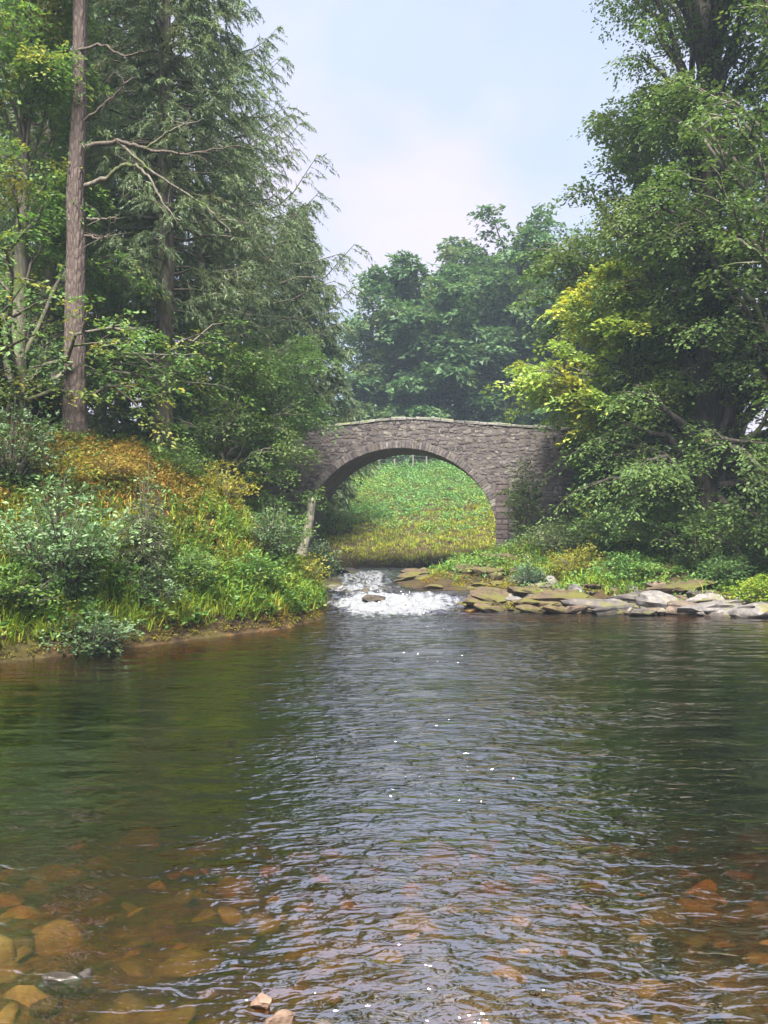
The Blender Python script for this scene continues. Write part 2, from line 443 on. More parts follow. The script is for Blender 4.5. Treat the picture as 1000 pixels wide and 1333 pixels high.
# ------------------------------------------------------------------ water
def water_material():
    m, t, o = newmat('peaty_river_water')
    tcn = nd(t, 'ShaderNodeTexCoord')
    def noise(sx, sy, rot, detail, rough, dist=0.0):
        mpn = nd(t, 'ShaderNodeMapping'); mpn.inputs['Scale'].default_value = (sx, sy, 1); mpn.inputs['Rotation'].default_value = (0, 0, rot)
        t.links.new(tcn.outputs['Object'], mpn.inputs['Vector'])
        n = nd(t, 'ShaderNodeTexNoise', Scale=1.0, Detail=detail, Roughness=rough, Distortion=dist)
        t.links.new(mpn.outputs[0], n.inputs['Vector'])
        return n.outputs['Fac']
    a1 = noise(3.6, 7.0, 0.1, 2.0, 0.5, 0.5)       # ripples
    a2 = noise(10.0, 18.0, -0.15, 2.0, 0.55, 0.6)    # fine ripples
    a3 = noise(0.7, 1.8, 0.2, 1.0, 0.5)             # swell
    am = noise(0.16, 0.4, 0.1, 3.0, 0.55)           # where the current roughens the surface
    amp = ramp(t, [(0.36, (0.35, 0.35, 0.35)), (0.6, (1, 1, 1))]); t.links.new(am, amp.inputs['Fac'])
    atr = nd(t, 'ShaderNodeAttribute'); atr.attribute_name = 'run'
    amt = mth(t, 'MULTIPLY', amp.outputs['Color'], atr.outputs['Fac'])
    h = mth(t, 'ADD', mth(t, 'MULTIPLY', mth(t, 'POWER', a1, 1.6), 0.058), mth(t, 'MULTIPLY', a2, 0.014))
    h = mth(t, 'ADD', mth(t, 'MULTIPLY', h, amt), mth(t, 'MULTIPLY', a3, 0.05))
    bp = nd(t, 'ShaderNodeBump', Strength=1.0, Distance=1.0); t.links.new(h, bp.inputs['Height'])
    fr = nd(t, 'ShaderNodeFresnel', IOR=2.9); t.links.new(bp.outputs[0], fr.inputs['Normal'])
    gl = nd(t, 'ShaderNodeBsdfGlossy', Roughness=0.015); t.links.new(bp.outputs[0], gl.inputs['Normal'])
    tr = nd(t, 'ShaderNodeBsdfTransparent')
    ms = nd(t, 'ShaderNodeMixShader'); t.links.new(mth(t, 'MINIMUM', mth(t, 'MULTIPLY', fr.outputs[0], 2.2), 0.62), ms.inputs['Fac']); t.links.new(tr.outputs[0], ms.inputs[1]); t.links.new(gl.outputs[0], ms.inputs[2])
    # foam where the water breaks
    fo = nd(t, 'ShaderNodeAttribute'); fo.attribute_name = 'foam'
    f1 = mth(t, 'ADD', mth(t, 'MULTIPLY', noise(3.0, 5.0, 0.25, 7.0, 0.75, 0.8), 0.55), mth(t, 'MULTIPLY', noise(6.0, 1.1, 0.15, 4.0, 0.65, 0.4), 0.45))
    fs = mth(t, 'ADD', f1, mth(t, 'MULTIPLY', fo.outputs['Fac'], 0.40))
    frp = ramp(t, [(0.82, (0, 0, 0)), (0.93, (1, 1, 1))]); t.links.new(fs, frp.inputs['Fac'])
    ff = mth(t, 'MULTIPLY', mth(t, 'MULTIPLY', frp.outputs['Color'], 0.88), mth(t, 'GREATER_THAN', fo.outputs['Fac'], 0.02))
    df = nd(t, 'ShaderNodeBsdfDiffuse'); df.inputs['Color'].default_value = (0.24, 0.25, 0.27, 1)
    bp2 = nd(t, 'ShaderNodeBump', Strength=1.0, Distance=0.25); t.links.new(f1, bp2.inputs['Height']); t.links.new(bp2.outputs[0], df.inputs['Normal'])
    ms2 = nd(t, 'ShaderNodeMixShader'); t.links.new(ff, ms2.inputs['Fac']); t.links.new(ms.outputs[0], ms2.inputs[1]); t.links.new(df.outputs[0], ms2.inputs[2])
    t.links.new(ms2.outputs[0], o.inputs['Surface'])
    va = nd(t, 'ShaderNodeVolumeAbsorption', Density=2.6); va.inputs['Color'].default_value = (0.72, 0.44, 0.10, 1)
    t.links.new(va.outputs[0], o.inputs['Volume'])
    return m
wx = lines(-14, 17, 0.13, ([-60, -50, -42, -36, -30, -25, -21, -18, -16, -15], [17.5, 18.5, 20, 21.5]))
wy = np.concatenate([np.arange(1.0, 12, 0.1), np.arange(12, 26, 0.13), np.arange(26, 34, 0.06), np.arange(34, 50, 0.14), np.arange(50, 62, 0.8)])
X, Y = np.meshgrid(wx, wy)
sdw = river_sd(X, Y)
rap = np.exp(-((Y - 28.8) / 2.6) ** 2) * np.clip(1.5 - np.abs(X - 0.4) / 2.6, 0, 1) + 0.88 * sstep(30.5, 32.5, Y) * (1 - sstep(42, 46, Y)) * np.clip(1.4 - np.abs(X + 1.0) / 1.9, 0, 1)
Z = wlevel(Y + 0.7 * wob(X, Y * 0.5, 2.3, k=2)) + rap * (0.10 * wob(X, Y, 1.0, k=1) + 0.06 * wob(X, Y, 0.45, k=3)) + 0.006 * wob(X, Y * 2.2, 1.5, k=2) * sstep(2, 8, Y)
keep = sdw < 0.7
nxw = len(wx); nyw = len(wy)
kc = keep[:-1, :-1] | keep[1:, :-1] | keep[:-1, 1:] | keep[1:, 1:]
ii = (np.arange(nyw - 1)[:, None] * nxw + np.arange(nxw - 1)[None])[kc]
q = np.stack([ii, ii + 1, ii + nxw + 1, ii + nxw], -1)
used = np.unique(q); rem = np.full(nxw * nyw, -1); rem[used] = np.arange(len(used))
mb = MB(); mb.add(np.stack([X, Y, Z], -1).reshape(-1, 3)[used], rem[q])
w_ob = mb.build('river_water', water_material())
w_ob['kind'] = 'structure'
foam = np.clip(rap * 1.1, 0, 1) + 0.6 * np.exp(-((Y - 25.0) / 3.4) ** 2) * np.clip(1.5 - np.abs(X - 0.2) / 1.7, 0, 1)
run = 0.2 + 1.6 * np.exp(-((X - (0.35 + 0.06 * (Y - 5))) / np.maximum(1.7 + 0.12 * (Y - 5), 1.2)) ** 2)
for nm, arr in (('foam', foam), ('run', run)):
    at = w_ob.data.attributes.new(nm, 'FLOAT', 'POINT')
    at.data.foreach_set('value', arr.ravel()[used].astype(np.float32))

# ------------------------------------------------------------------ stone bridge
M_STONE = stone_mat('whinstone_rubble', [(0.043, 0.036, 0.037), (0.068, 0.058, 0.060), (0.097, 0.083, 0.083), (0.058, 0.048, 0.049), (0.122, 0.108, 0.104), (0.086, 0.068, 0.056), (0.158, 0.144, 0.130), (0.072, 0.062, 0.063)], moss=(0.075, 0.07, 0.045), moss_lo=0.6, scale=7.0)
M_MORTAR = stone_mat('lime_mortar', [(0.081, 0.070, 0.066), (0.081, 0.070, 0.066)], scale=3.0)
M_COPING = stone_mat('lichened_coping', [(0.122, 0.115, 0.108), (0.158, 0.151, 0.140), (0.108, 0.108, 0.086)], moss=(0.16, 0.17, 0.06), moss_lo=0.6, scale=6.0)
M_BUTT = stone_mat('damp_dark_stone', [(0.05, 0.038, 0.038), (0.075, 0.058, 0.056), (0.10, 0.08, 0.078)], scale=6.0)
bridge = thing('stone_bridge', 'old hump-backed rubble stone bridge with a single arch over the river', 'bridge', (BX, BY, 0), rz=-BA)
TU = np.array([-10, -7, -4.0, -2.6, -1.0, 0.4, 1.5, 2.6, 4.4, 6.8, 8.2, 12])
TZ = np.array([6.9, 7.25, 7.65, 7.76, 7.92, 7.95, 7.86, 7.72, 7.58, 7.36, 7.2, 6.8])
def ptop(u): return np.interp(u, TU, TZ)
AC, AA, AZ, AB = -0.35, 4.65, 2.2, 4.3
BW = 3.7
def body():
    mb = MB()
    ang = np.linspace(np.pi, 0, 49)
    ua = AC + AA * np.cos(ang); za = AZ + AB * np.sin(ang)
    def block(us, zb):
        us = np.asarray(us, float); n = len(us); zt = ptop(us) - 0.1
        prof = [(0, zb), (0, zt), (0.42, zt), (0.42, zt - 0.95), (BW - 0.42, zt - 0.95), (BW - 0.42, zt), (BW, zt), (BW, zb)]
        V = np.stack([np.stack([us, np.full(n, v), z], -1) for v, z in prof], 1)
        k = len(prof); qs = []
        for i in range(n - 1):
            for j in range(k):
                jj = (j + 1) % k
                qs.append((i * k + j, (i + 1) * k + j, (i + 1) * k + jj, i * k + jj))
        mb.add(V.reshape(-1, 3), qs)
        for i in (0, n - 1):
            V2 = V[i]
            mb.add(V2, [(0, 1, 2, 3), (4, 5, 6, 7), (0, 3, 4, 7)])
    block(np.linspace(-10, AC - AA, 8), np.full(8, -0.8))
    block(ua, za)
    block(np.linspace(AC + AA, 12, 10), np.full(10, -0.8))
    return mb
body().build('masonry_body', M_MORTAR, bridge, smooth=False)

def clip_poly(P, n, c):
    """keep points with n.p <= c"""
    out = []
    for i in range(len(P)):
        a, b = P[i], P[(i + 1) % len(P)]
        da, db = a @ n - c, b @ n - c
        if da <= 0: out.append(a)
        if (da < 0) != (db < 0) and abs(da - db) > 1e-9: out.append(a + (b - a) * da / (da - db))
    return np.array(out)
def area(P): return 0.5 * abs(np.sum(P[:, 0] * np.roll(P[:, 1], -1) - P[:, 1] * np.roll(P[:, 0], -1)))
def stone_block(mb, P, proud, v0=0.03, rng=None, inset=0.16):
    c = P.mean(0); n = len(P)
    r1 = P; r2 = c + (P - c) * (1 - inset)
    tilt = rng.normal(0, 0.03, 2) if rng is not None else np.zeros(2)
    f = lambda Q, v: np.stack([Q[:, 0], v + (Q - c) @ tilt, Q[:, 1]], -1)
    V = np.concatenate([np.stack([r1[:, 0], np.full(n, v0), r1[:, 1]], -1), f(r1, np.full(n, -proud * 0.45)), f(r2, np.full(n, -proud)), [[c[0], -proud * 1.12, c[1]]]])
    i = np.arange(n); j = (i + 1) % n
    q = np.concatenate([np.stack([i, j, j + n, i + n], -1), np.stack([i + n, j + n, j + 2 * n, i + 2 * n], -1)])
    t = np.stack([i + 2 * n, j + 2 * n, np.full(n, 3 * n)], -1)
    mb.add(V, q, t)
rng = np.random.default_rng(11)
cells = []
RT = 0.4
z = 1.0; row = 0
while z < 8.0:
    rh = rng.uniform(0.10, 0.21)
    u = -8.0 + rng.uniform(0, 0.3)
    while u < 9.6:
        sw = rng.uniform(0.11, 0.24) if rng.random() < 0.65 else rng.uniform(0.22, 0.42)
        und = lambda uu, zz: zz + 0.03 * math.sin(uu * 1.1 + row * 2.5) + 0.035 * math.sin(uu * 4.3 + row * 4.4)
        gq = 0.013
        x0, x1 = u + gq, u + sw - gq
        hh = rh * rng.uniform(0.72, 1.12)
        pts = np.array([(x0 + sw * .16, und(x0, z) + gq), (x1 - sw * .16, und(x1, z) + gq), (x1, und(x1, z) + hh * .25), (x1, und(x1, z) + hh * .75),
                        (x1 - sw * .18, und(x1, z) + hh - gq), (x0 + sw * .18, und(x0, z) + hh - gq), (x0, und(x0, z) + hh * .75), (x0, und(x0, z) + hh * .25)])
        pts += rng.normal(0, 0.017, pts.shape); pts[:, 1] += rng.normal(0, 0.025)
        c = pts.mean(0); u += sw
        th = math.atan2((c[1] - AZ) / (AB + RT), (c[0] - AC) / (AA + RT))
        e = np.array([AC + (AA + RT) * math.cos(th), AZ + (AB + RT) * math.sin(th)])
        if c[1] > AZ - 0.1:
            if ((c[0] - AC) / (AA + RT)) ** 2 + ((c[1] - AZ) / (AB + RT)) ** 2 < 0.985: continue
            n2 = np.array([math.cos(th) / (AA + RT), math.sin(th) / (AB + RT)]); n2 /= np.linalg.norm(n2)
            pts = clip_poly(pts, -n2, -(n2 @ e) - 0.01)
        elif abs(c[0] - AC) < AA + RT: continue
        if len(pts) < 3: continue
        tp = ptop(c[0]) - 0.11; sl = (ptop(c[0] + .2) - ptop(c[0] - .2)) / .4
        n3 = np.array([-sl, 1.0]); n3 /= np.linalg.norm(n3)
        pts = clip_poly(pts, n3, n3 @ np.array([c[0], tp]))
        if len(pts) < 3 or area(pts) < 0.008: continue
        if -0.15 + 4.15 < c[0] < 4.85 and c[1] < 4.9: continue
        cells.append((area(pts), pts))
    z += rh; row += 1
vis = lambda c: -5.3 < c[1].mean(0)[0] < 8.6
cells.sort(key=lambda c: -c[0] if vis(c) else 0)
rest = MB()
for i, (a_, P) in enumerate(cells):
    pr = rng.uniform(0.01, 0.034)
    if i < 300:
        m_ = MB(); stone_block(m_, P, pr, rng=rng)
        m_.build('rubble_stone', M_STONE, bridge, smooth=False)
    else:
        stone_block(rest, P, pr, rng=rng)
ro = rest.build('small_rubble_stones', M_STONE, bridge, smooth=False); ro['kind'] = 'stuff'
# arch ring of thin rubble voussoirs
s = 0.0; th = math.pi - 0.02
while th > 0.02:
    wv = rng.uniform(0.09, 0.19)
    sp = math.hypot(AA * math.sin(th), AB * math.cos(th))
    dth = wv / sp
    t0, t1 = th - 0.012 / sp, max(th - dth, 0) + 0.0
    rr = RT * rng.uniform(0.65, 1.0)
    P = np.array([(AC + (AA + k) * math.cos(q_), AZ + (AB + k) * math.sin(q_)) for q_, k in ((t0, -0.015), (t1, -0.015), (t1, rr), (t0, rr))])
    P = np.array([P[0] * .85 + P[1] * .15, P[1] * .85 + P[0] * .15, P[1] * .9 + P[2] * .1, P[2] * .9 + P[1] * .1, P[2] * .82 + P[3] * .18, P[3] * .82 + P[2] * .18, P[3] * .9 + P[0] * .1, P[0] * .9 + P[3] * .1])
    m_ = MB(); stone_block(m_, P, rng.uniform(0.02, 0.05), rng=rng, inset=0.12)
    m_.build('voussoir', M_STONE, bridge, smooth=False)
    th -= dth
# coping stones along the parapets
for v0, v1, first in ((-0.06, 0.46, True), (BW - 0.46, BW + 0.06, False)):
    u = -9.0
    while u < 10.5:
        sw = rng.uniform(0.4, 0.8); g = 0.012
        h0 = rng.uniform(0.10, 0.16)
        a, b = u + g, u + sw - g
        V = []
        for uu, ins in ((a, 0), (b, 0)):
            zt = ptop(uu) - 0.1
            V += [(uu, v0 + rng.normal(0, .012), zt), (uu, v0 + rng.normal(0, .012), zt + h0 * .7), (uu, v0 + .09, zt + h0), (uu, v1 - .09, zt + h0), (uu, v1, zt + h0 * .7), (uu, v1, zt)]
        V = np.array(V); V[:, 2] += rng.normal(0, 0.008, 12)
        k = np.arange(6); kk = (k + 1) % 6
        q = np.stack([k, kk, kk + 6, k + 6], -1).tolist() + [(0, 1, 2, 3), (0, 3, 4, 5), (6, 7, 8, 9), (6, 9, 10, 11)]
        m_ = MB(); m_.add(V, q)
        m_.build('coping_stone', M_COPING, bridge, smooth=False)
        u += sw
# narrow buttress beside the arch
bt = MB(); bt.add([(4.22, -.22, -.5), (4.78, -.22, -.5), (4.78, .05, -.5), (4.22, .05, -.5), (4.22, -.22, 4.8), (4.78, -.22, 4.8), (4.78, .05, 4.86), (4.22, .05, 4.86)],
                  [(0, 1, 5, 4), (1, 2, 6, 5), (2, 3, 7, 6), (3, 0, 4, 7), (4, 5, 6, 7)])
butt = bt.build('buttress', M_BUTT, bridge, smooth=False); butt['label'] = 'narrow dark damp buttress beside the arch'
z = 0.9
while z < 4.75:
    hh = rng.uniform(0.2, 0.36); hh = min(hh, 4.82 - z)
    sp_ = [(4.2, 4.8)] if rng.random() < .55 else [(4.2, 4.5), (4.5, 4.8)]
    for a, b in sp_:
        P = np.array([(a + .02, z + .012), (b - .02, z + .012), (b - .008, z + .04), (b - .008, z + hh - .04), (b - .02, z + hh - .012), (a + .02, z + hh - .012), (a + .008, z + hh - .04), (a + .008, z + .04)])
        P += rng.normal(0, .006, P.shape)
        m_ = MB(); stone_block(m_, P, 0.05, v0=0.03, rng=rng, inset=.1)
        m_.v[0][:, 1] -= 0.22
        m_.build('block', M_BUTT, butt, smooth=False)
    z += hh

# ------------------------------------------------------------------ trees
M_BARK = bark_mat('pine_bark', (0.028, 0.022, 0.02), (0.135, 0.102, 0.09), 8.0, 2.4, bump=1.0)
M_BARKG = bark_mat('grey_bark', (0.05, 0.045, 0.035), (0.17, 0.15, 0.12), 6.0, 1.4, moss=(0.06, 0.08, 0.02))
M_BARKD = bark_mat('dark_ivy_bark', (0.02, 0.018, 0.015), (0.07, 0.06, 0.05), 6.0, 1.4)
M_TWIG = bark_mat('dead_twig', (0.045, 0.036, 0.03), (0.12, 0.098, 0.08), 9.0, 3.0)
M_LARCH = leaf_mat('larch_needles', [(0.075, 0.125, 0.062), (0.125, 0.188, 0.088), (0.175, 0.237, 0.106)], patch=(0.17, 0.18, 0.07), patch_amt=0.4)
M_SPRUCE = leaf_mat('spruce_needles', [(0.045, 0.090, 0.045), (0.075, 0.135, 0.060), (0.112, 0.173, 0.075)], trans=0.25)
M_BEECH = leaf_mat('beech_leaves', [(0.062, 0.115, 0.031), (0.093, 0.162, 0.041), (0.132, 0.203, 0.051)], patch=(0.14, 0.17, 0.045), patch_amt=0.3)
M_HAZEL = leaf_mat('hazel_leaves', [(0.072, 0.156, 0.048), (0.120, 0.228, 0.066), (0.180, 0.288, 0.072)], patch=(0.40, 0.33, 0.05), patch_amt=0.45, patch_scale=0.7)
M_SYC = leaf_mat('sycamore_leaves', [(0.16, 0.27, 0.055), (0.25, 0.36, 0.07), (0.34, 0.43, 0.08)], patch=(0.55, 0.47, 0.05), patch_amt=0.5, patch_scale=0.6)
M_OAK = leaf_mat('oak_leaves', [(0.043, 0.102, 0.046), (0.072, 0.145, 0.058), (0.116, 0.203, 0.072)], patch=(0.13, 0.15, 0.045), patch_amt=0.35, patch_scale=0.25)
M_ASH = leaf_mat('ash_leaves', [(0.086, 0.172, 0.057), (0.121, 0.218, 0.069), (0.161, 0.265, 0.081)])
M_IVY = leaf_mat('ivy_leaves', [(0.028, 0.070, 0.035), (0.049, 0.105, 0.049), (0.084, 0.154, 0.070)], trans=0.2, gloss=0.08)

def broadleaf(name, label, base, height, prof, mat, bark, seed, trunk_r=0.35, n_limb=60, nsub=8, nsp=5, k=24, leaf=(0.17, 0.11), spray=0.8,
              h0=0.12, lean=(0, 0), az=None, droop=0.3, tri=False, group=None, cat='tree', sub=0.3, off=(0, 0), vis_az=None):
    rng = np.random.default_rng(seed)
    base = np.array([base[0], base[1], gh(base[0], base[1]) - 0.1 if base[2] is None else base[2]])
    root = thing(name, label, cat, tuple(base), group)
    ph = np.array([p[0] for p in prof]); pr = np.array([p[1] for p in prof])
    # trunk
    tz = np.linspace(0, 0.93, 16)
    sway = rng.normal(0, 0.012 * height, (16, 2)).cumsum(0) * 0.25
    T = np.stack([base[0] + lean[0] * tz * height + sway[:, 0] * tz, base[1] + lean[1] * tz * height + sway[:, 1] * tz, base[2] + tz * height], -1)
    tr = trunk_r * (1 - 0.85 * tz) * (1 + 0.7 * np.exp(-tz * height / 0.5))
    mt = MB(); tube(mt, T, tr, 12, 0.1, rng); mt.build('trunk', bark, root, origin=base)
    mlimb = MB(); mcrown = MB()
    subO, subD, subL = [], [], []
    hh = rng.choice(np.linspace(ph[0], ph[-1], 200), n_limb, p=(lambda p: p / p.sum())(np.interp(np.linspace(ph[0], ph[-1], 200), ph, pr) + 0.4))
    for i in range(n_limb):
        ht = hh[i]
        a = (i * 2.39996 + rng.normal(0, 0.3)) if az is None else rng.uniform(*az)
        Rr = np.interp(ht, ph, pr) * rng.uniform(0.72, 1.08)
        tip = np.array([T[0, 0] + off[0] * min(1, ht * 1.5) + lean[0] * ht * height + Rr * math.cos(a), T[0, 1] + off[1] * min(1, ht * 1.5) + lean[1] * ht * height + Rr * math.sin(a), base[2] + ht * height])
        hs = np.clip(ht - (0.18 + 0.25 * ht) * rng.uniform(0.6, 1.2) * min(1.0, Rr / (0.25 * height) + 0.2), h0 * 0.6, 0.9)
        S = np.array([np.interp(hs, tz, T[:, j]) for j in range(3)])
        C = S * 0.5 + tip * 0.5; C[2] = S[2] + (tip[2] - S[2]) * rng.uniform(0.75, 1.15) + 0.06 * Rr
        tt = np.linspace(0, 1, 8)[:, None]
        P = (1 - tt) ** 2 * S + 2 * tt * (1 - tt) * C + tt ** 2 * tip
        P[1:-1] += rng.normal(0, 0.03 * Rr, (6, 3))
        P[:, 2] -= droop * 0.12 * Rr * tt[:, 0] ** 3
        r0 = trunk_r * (0.16 + 0.22 * (1 - hs)) * min(1, Rr / 4 + 0.3)
        tube(mlimb, P, r0 * (1 - 0.85 * tt[:, 0]) + 0.008, 5)
        ts = np.clip(np.linspace(0.28, 1.0, nsub) + rng.normal(0, 0.03, nsub), 0.15, 1)
        tn = nrm(np.gradient(P, axis=0))
        for j, t_ in enumerate(ts):
            o = np.array([np.interp(t_, tt[:, 0], P[:, c]) for c in range(3)]); d = np.array([np.interp(t_, tt[:, 0], tn[:, c]) for c in range(3)])
            yaw = (1 if j % 2 else -1) * rng.uniform(0.5, 1.15) * (1.05 - 0.75 * max(0, t_ - 0.5) * 2)
            d2 = np.array([d[0] * math.cos(yaw) - d[1] * math.sin(yaw), d[0] * math.sin(yaw) + d[1] * math.cos(yaw), d[2] * 0.6 + rng.normal(0.02, 0.28)])
            subO.append(o); subD.append(d2); subL.append((sub * Rr * (1.15 - 0.6 * t_) + 0.5) * rng.uniform(0.7, 1.2))
    O = np.array(subO); D = nrm(np.array(subD)); Ls = np.array(subL)[:, None]
    B_ = O + D * Ls * 0.5 + rng.normal(0, 0.06, O.shape); Cc = O + D * Ls; Cc[:, 2] -= droop * Ls[:, 0] * 0.35
    tubes3(mlimb, O, B_, Cc, 0.03 * np.clip(Ls[:, 0], .4, 2), 0.006)
    for s_ in range(nsp):
        f = (s_ + 0.6 + rng.uniform(-0.3, 0.3, (len(O), 1))) / nsp
        pos = np.where(f < 0.5, O + (B_ - O) * f * 2, B_ + (Cc - B_) * (f * 2 - 1))
        yaw = rng.uniform(-0.95, 0.95, len(O)) * (1 if s_ < nsp - 1 else 0.4)
        d3 = np.stack([D[:, 0] * np.cos(yaw) - D[:, 1] * np.sin(yaw), D[:, 0] * np.sin(yaw) + D[:, 1] * np.cos(yaw), D[:, 2] * 0.6 - droop * 0.5 + rng.normal(0, 0.15, len(O))], -1)
        sprays(mcrown, rng, pos, d3, spray * rng.uniform(0.65, 1.25, len(O)), k, leaf[0], leaf[1], droop, tri=tri)
    mlimb.build('branches', bark, root, origin=base)
    mcrown.build('crown', mat, root, smooth=False, origin=base)
    return root

def conifer(name, label, base, height, rad, mat, bark, seed, trunk_r=0.3, bare=0.15, whorl=0.55, per=6, nb=16, k=12, needle=(0.2, 0.05), hang=0.9, droop=0.25, tipup=0.25,
            lean=(0, 0), azr=None, group=None, taper=0.85, lump=0.08, sides=12):
    rng = np.random.default_rng(seed)
    base = np.array([base[0], base[1], gh(base[0], base[1]) - 0.1 if base[2] is None else base[2]])
    root = thing(name, label, 'tree', tuple(base), group)
    tz = np.linspace(0, 1, 26)
    T = np.stack([base[0] + lean[0] * tz * height, base[1] + lean[1] * tz * height, base[2] + tz * height], -1)
    T[:, :2] += (rng.normal(0, 0.03, (26, 2)).cumsum(0)) * 0.7
    tr = trunk_r * (1 - 0.93 * tz) * (1 + 0.3 * np.exp(-tz * height / 0.6)) + 0.01
    mt = MB(); tube(mt, T, tr, sides, lump, rng); mt.build('trunk', bark, root, origin=base)
    ml = MB(); mc = MB()
    A, Dd, Lb = [], [], []
    z = bare * height
    while z < height * 0.985:
        fz = z / height
        Rr = rad * (1 - max(0.0, (fz - bare) / (1 - bare)) ** 1.15) ** taper * min(1.0, 0.55 + (fz - bare) * 4)
        a0 = rng.uniform(0, 6.28)
        for j in range(per):
            a = a0 + j * 6.283 / per + rng.normal(0, 0.25)
            if azr is not None:
                a = rng.uniform(*azr)
            l = Rr * rng.uniform(0.6, 1.12) + 0.15
            if l < 0.25: continue
            zz = z + rng.uniform(-0.25, 0.25)
            S = np.array([np.interp(zz - base[2] * 0, tz * height, T[:, c]) for c in range(2)] + [base[2] + zz])
            h_ = np.array([math.cos(a), math.sin(a), 0])
            tt = np.linspace(0, 1, 7)[:, None]
            P = S + h_ * l * tt
            P[:, 2] += l * (0.16 * tt[:, 0] - (droop + 0.16 + rng.normal(0, .06)) * tt[:, 0] ** 1.5 + tipup * tt[:, 0] ** 4)
            P[1:] += rng.normal(0, 0.025 * l, (6, 3))
            tube(ml, P, (0.012 + 0.013 * l) * (1 - 0.85 * tt[:, 0]), 4)
            n_ = max(4, int(nb * (0.35 + 0.65 * l / rad)))
            tb = rng.uniform(0.18, 1.0, n_); tb[:2] = 1.0
            o = np.stack([np.interp(tb, tt[:, 0], P[:, c]) for c in range(3)], -1)
            sd_ = np.where(rng.random(n_) < 0.5, -1.0, 1.0) * rng.uniform(0.2, 1.0, n_)
            dd = h_[None] * (0.55 + 0.5 * tb[:, None]) + np.stack([-h_[1] * sd_, h_[0] * sd_, rng.normal(-0.15, 0.15, n_)], -1)
            A.append(o); Dd.append(dd); Lb.append((0.3 + 0.28 * l * (1.1 - 0.75 * tb)) * rng.uniform(0.6, 1.2, n_))
        z += whorl * rng.uniform(0.7, 1.3)
    A = np.concatenate(A); Dd = nrm(np.concatenate(Dd)); Lb = np.concatenate(Lb)
    m = len(A)
    mid = A + Dd * Lb[:, None] * 0.55; end = A + Dd * Lb[:, None]; end[:, 2] -= hang * 0.5 * Lb; mid[:, 2] -= hang * 0.12 * Lb
    tubes3(ml, A, mid, end, 0.012, 0.004)
    f = rng.random((m, k)) * 1.05
    f3 = f[..., None]
    pos = np.where(f3 < 0.55, A[:, None] + (mid - A)[:, None] * (f3 / 0.55), mid[:, None] + (end - mid)[:, None] * ((f3 - 0.55) / 0.45)).reshape(-1, 3)
    ax = np.repeat(Dd, k, 0) * 0.55 + rng.normal(0, 0.5, (m * k, 3)); ax[:, 2] -= 0.3 + hang * 0.55 * f.ravel()
    pos += rng.normal(0, 0.02, pos.shape)
    leaves(mc, pos, ax, rng.normal(0, 1, (m * k, 3)), needle[0] * rng.uniform(0.6, 1.3, m * k), needle[1] * rng.uniform(0.7, 1.3, m * k), tri=True)
    ml.build('branches', bark, root, origin=base)
    mc.build('crown', mat, root, smooth=False, origin=base)
    return root

# --- the tall conifers on the near bank (left of the river)
pine = conifer('scots_pine', 'tall pine with thick bare pinkish-brown trunk on the crest of the orange grassy bank', (gx(98, 24), 24.0, None), 30, 4.0, M_SPRUCE, M_BARK, 21,
        trunk_r=0.31, bare=0.5, whorl=0.8, per=4, nb=14, k=14, needle=(0.26, 0.05), droop=0.1, hang=0.5, lump=0.16, sides=20)
conifer('larch_tree', 'hazy larch with a slim straight trunk right behind the thick pine trunk', (gx(60, 30), 30.0, None), 30, 4.2, M_LARCH, M_BARKG, 22, trunk_r=0.32, bare=0.25, group=None, nb=20, k=16, needle=(0.22, 0.055))
conifer('larch_tree', 'large larch with dark trunk and drooping sprays between the pine and the bridge', (gx(212, 29), 29.0, None), 33, 4.6, M_LARCH, M_BARKG, 23, trunk_r=0.36, bare=0.16, nb=28, k=26, needle=(0.17, 0.042))
conifer('larch_tree', 'broad larch with upturned spiky branch tips outlined against the sky', (gx(258, 46), 46.0, None), 33.5, 9.3, M_LARCH, M_BARKG, 24, trunk_r=0.42, bare=0.15, whorl=0.7, nb=32, k=22, needle=(0.24, 0.06), tipup=0.4, hang=1.0)
conifer('larch_tree', 'shorter olive-green larch trailing fine sprays above the end of the bridge', (gx(384, 53), 53.0, None), 21.5, 5.6, M_LARCH, M_BARKG, 25, trunk_r=0.26, bare=0.14, whorl=0.5, per=7, nb=26, k=17, needle=(0.36, 0.1), hang=1.2)
conifer('spruce_tree', 'dense dark conifer filling the gap behind the larches', (gx(130, 38), 38.0, None), 26, 5.0, M_SPRUCE, M_BARKG, 26, trunk_r=0.3, bare=0.05, nb=12, k=10, needle=(0.5, 0.17))
conifer('spruce_tree', 'dark conifer standing deepest in the wood beyond the pine', (gx(20, 44), 44.0, None), 27, 5.5, M_SPRUCE, M_BARKG, 27, trunk_r=0.3, bare=0.05, nb=12, k=11, needle=(0.55, 0.18))
conifer('spruce_tree', 'dark conifer in the wood behind the broad larch', (gx(300, 57), 57.0, None), 27, 6.5, M_SPRUCE, M_BARKG, 28, trunk_r=0.3, bare=0.04, nb=12, k=11, needle=(0.55, 0.18))
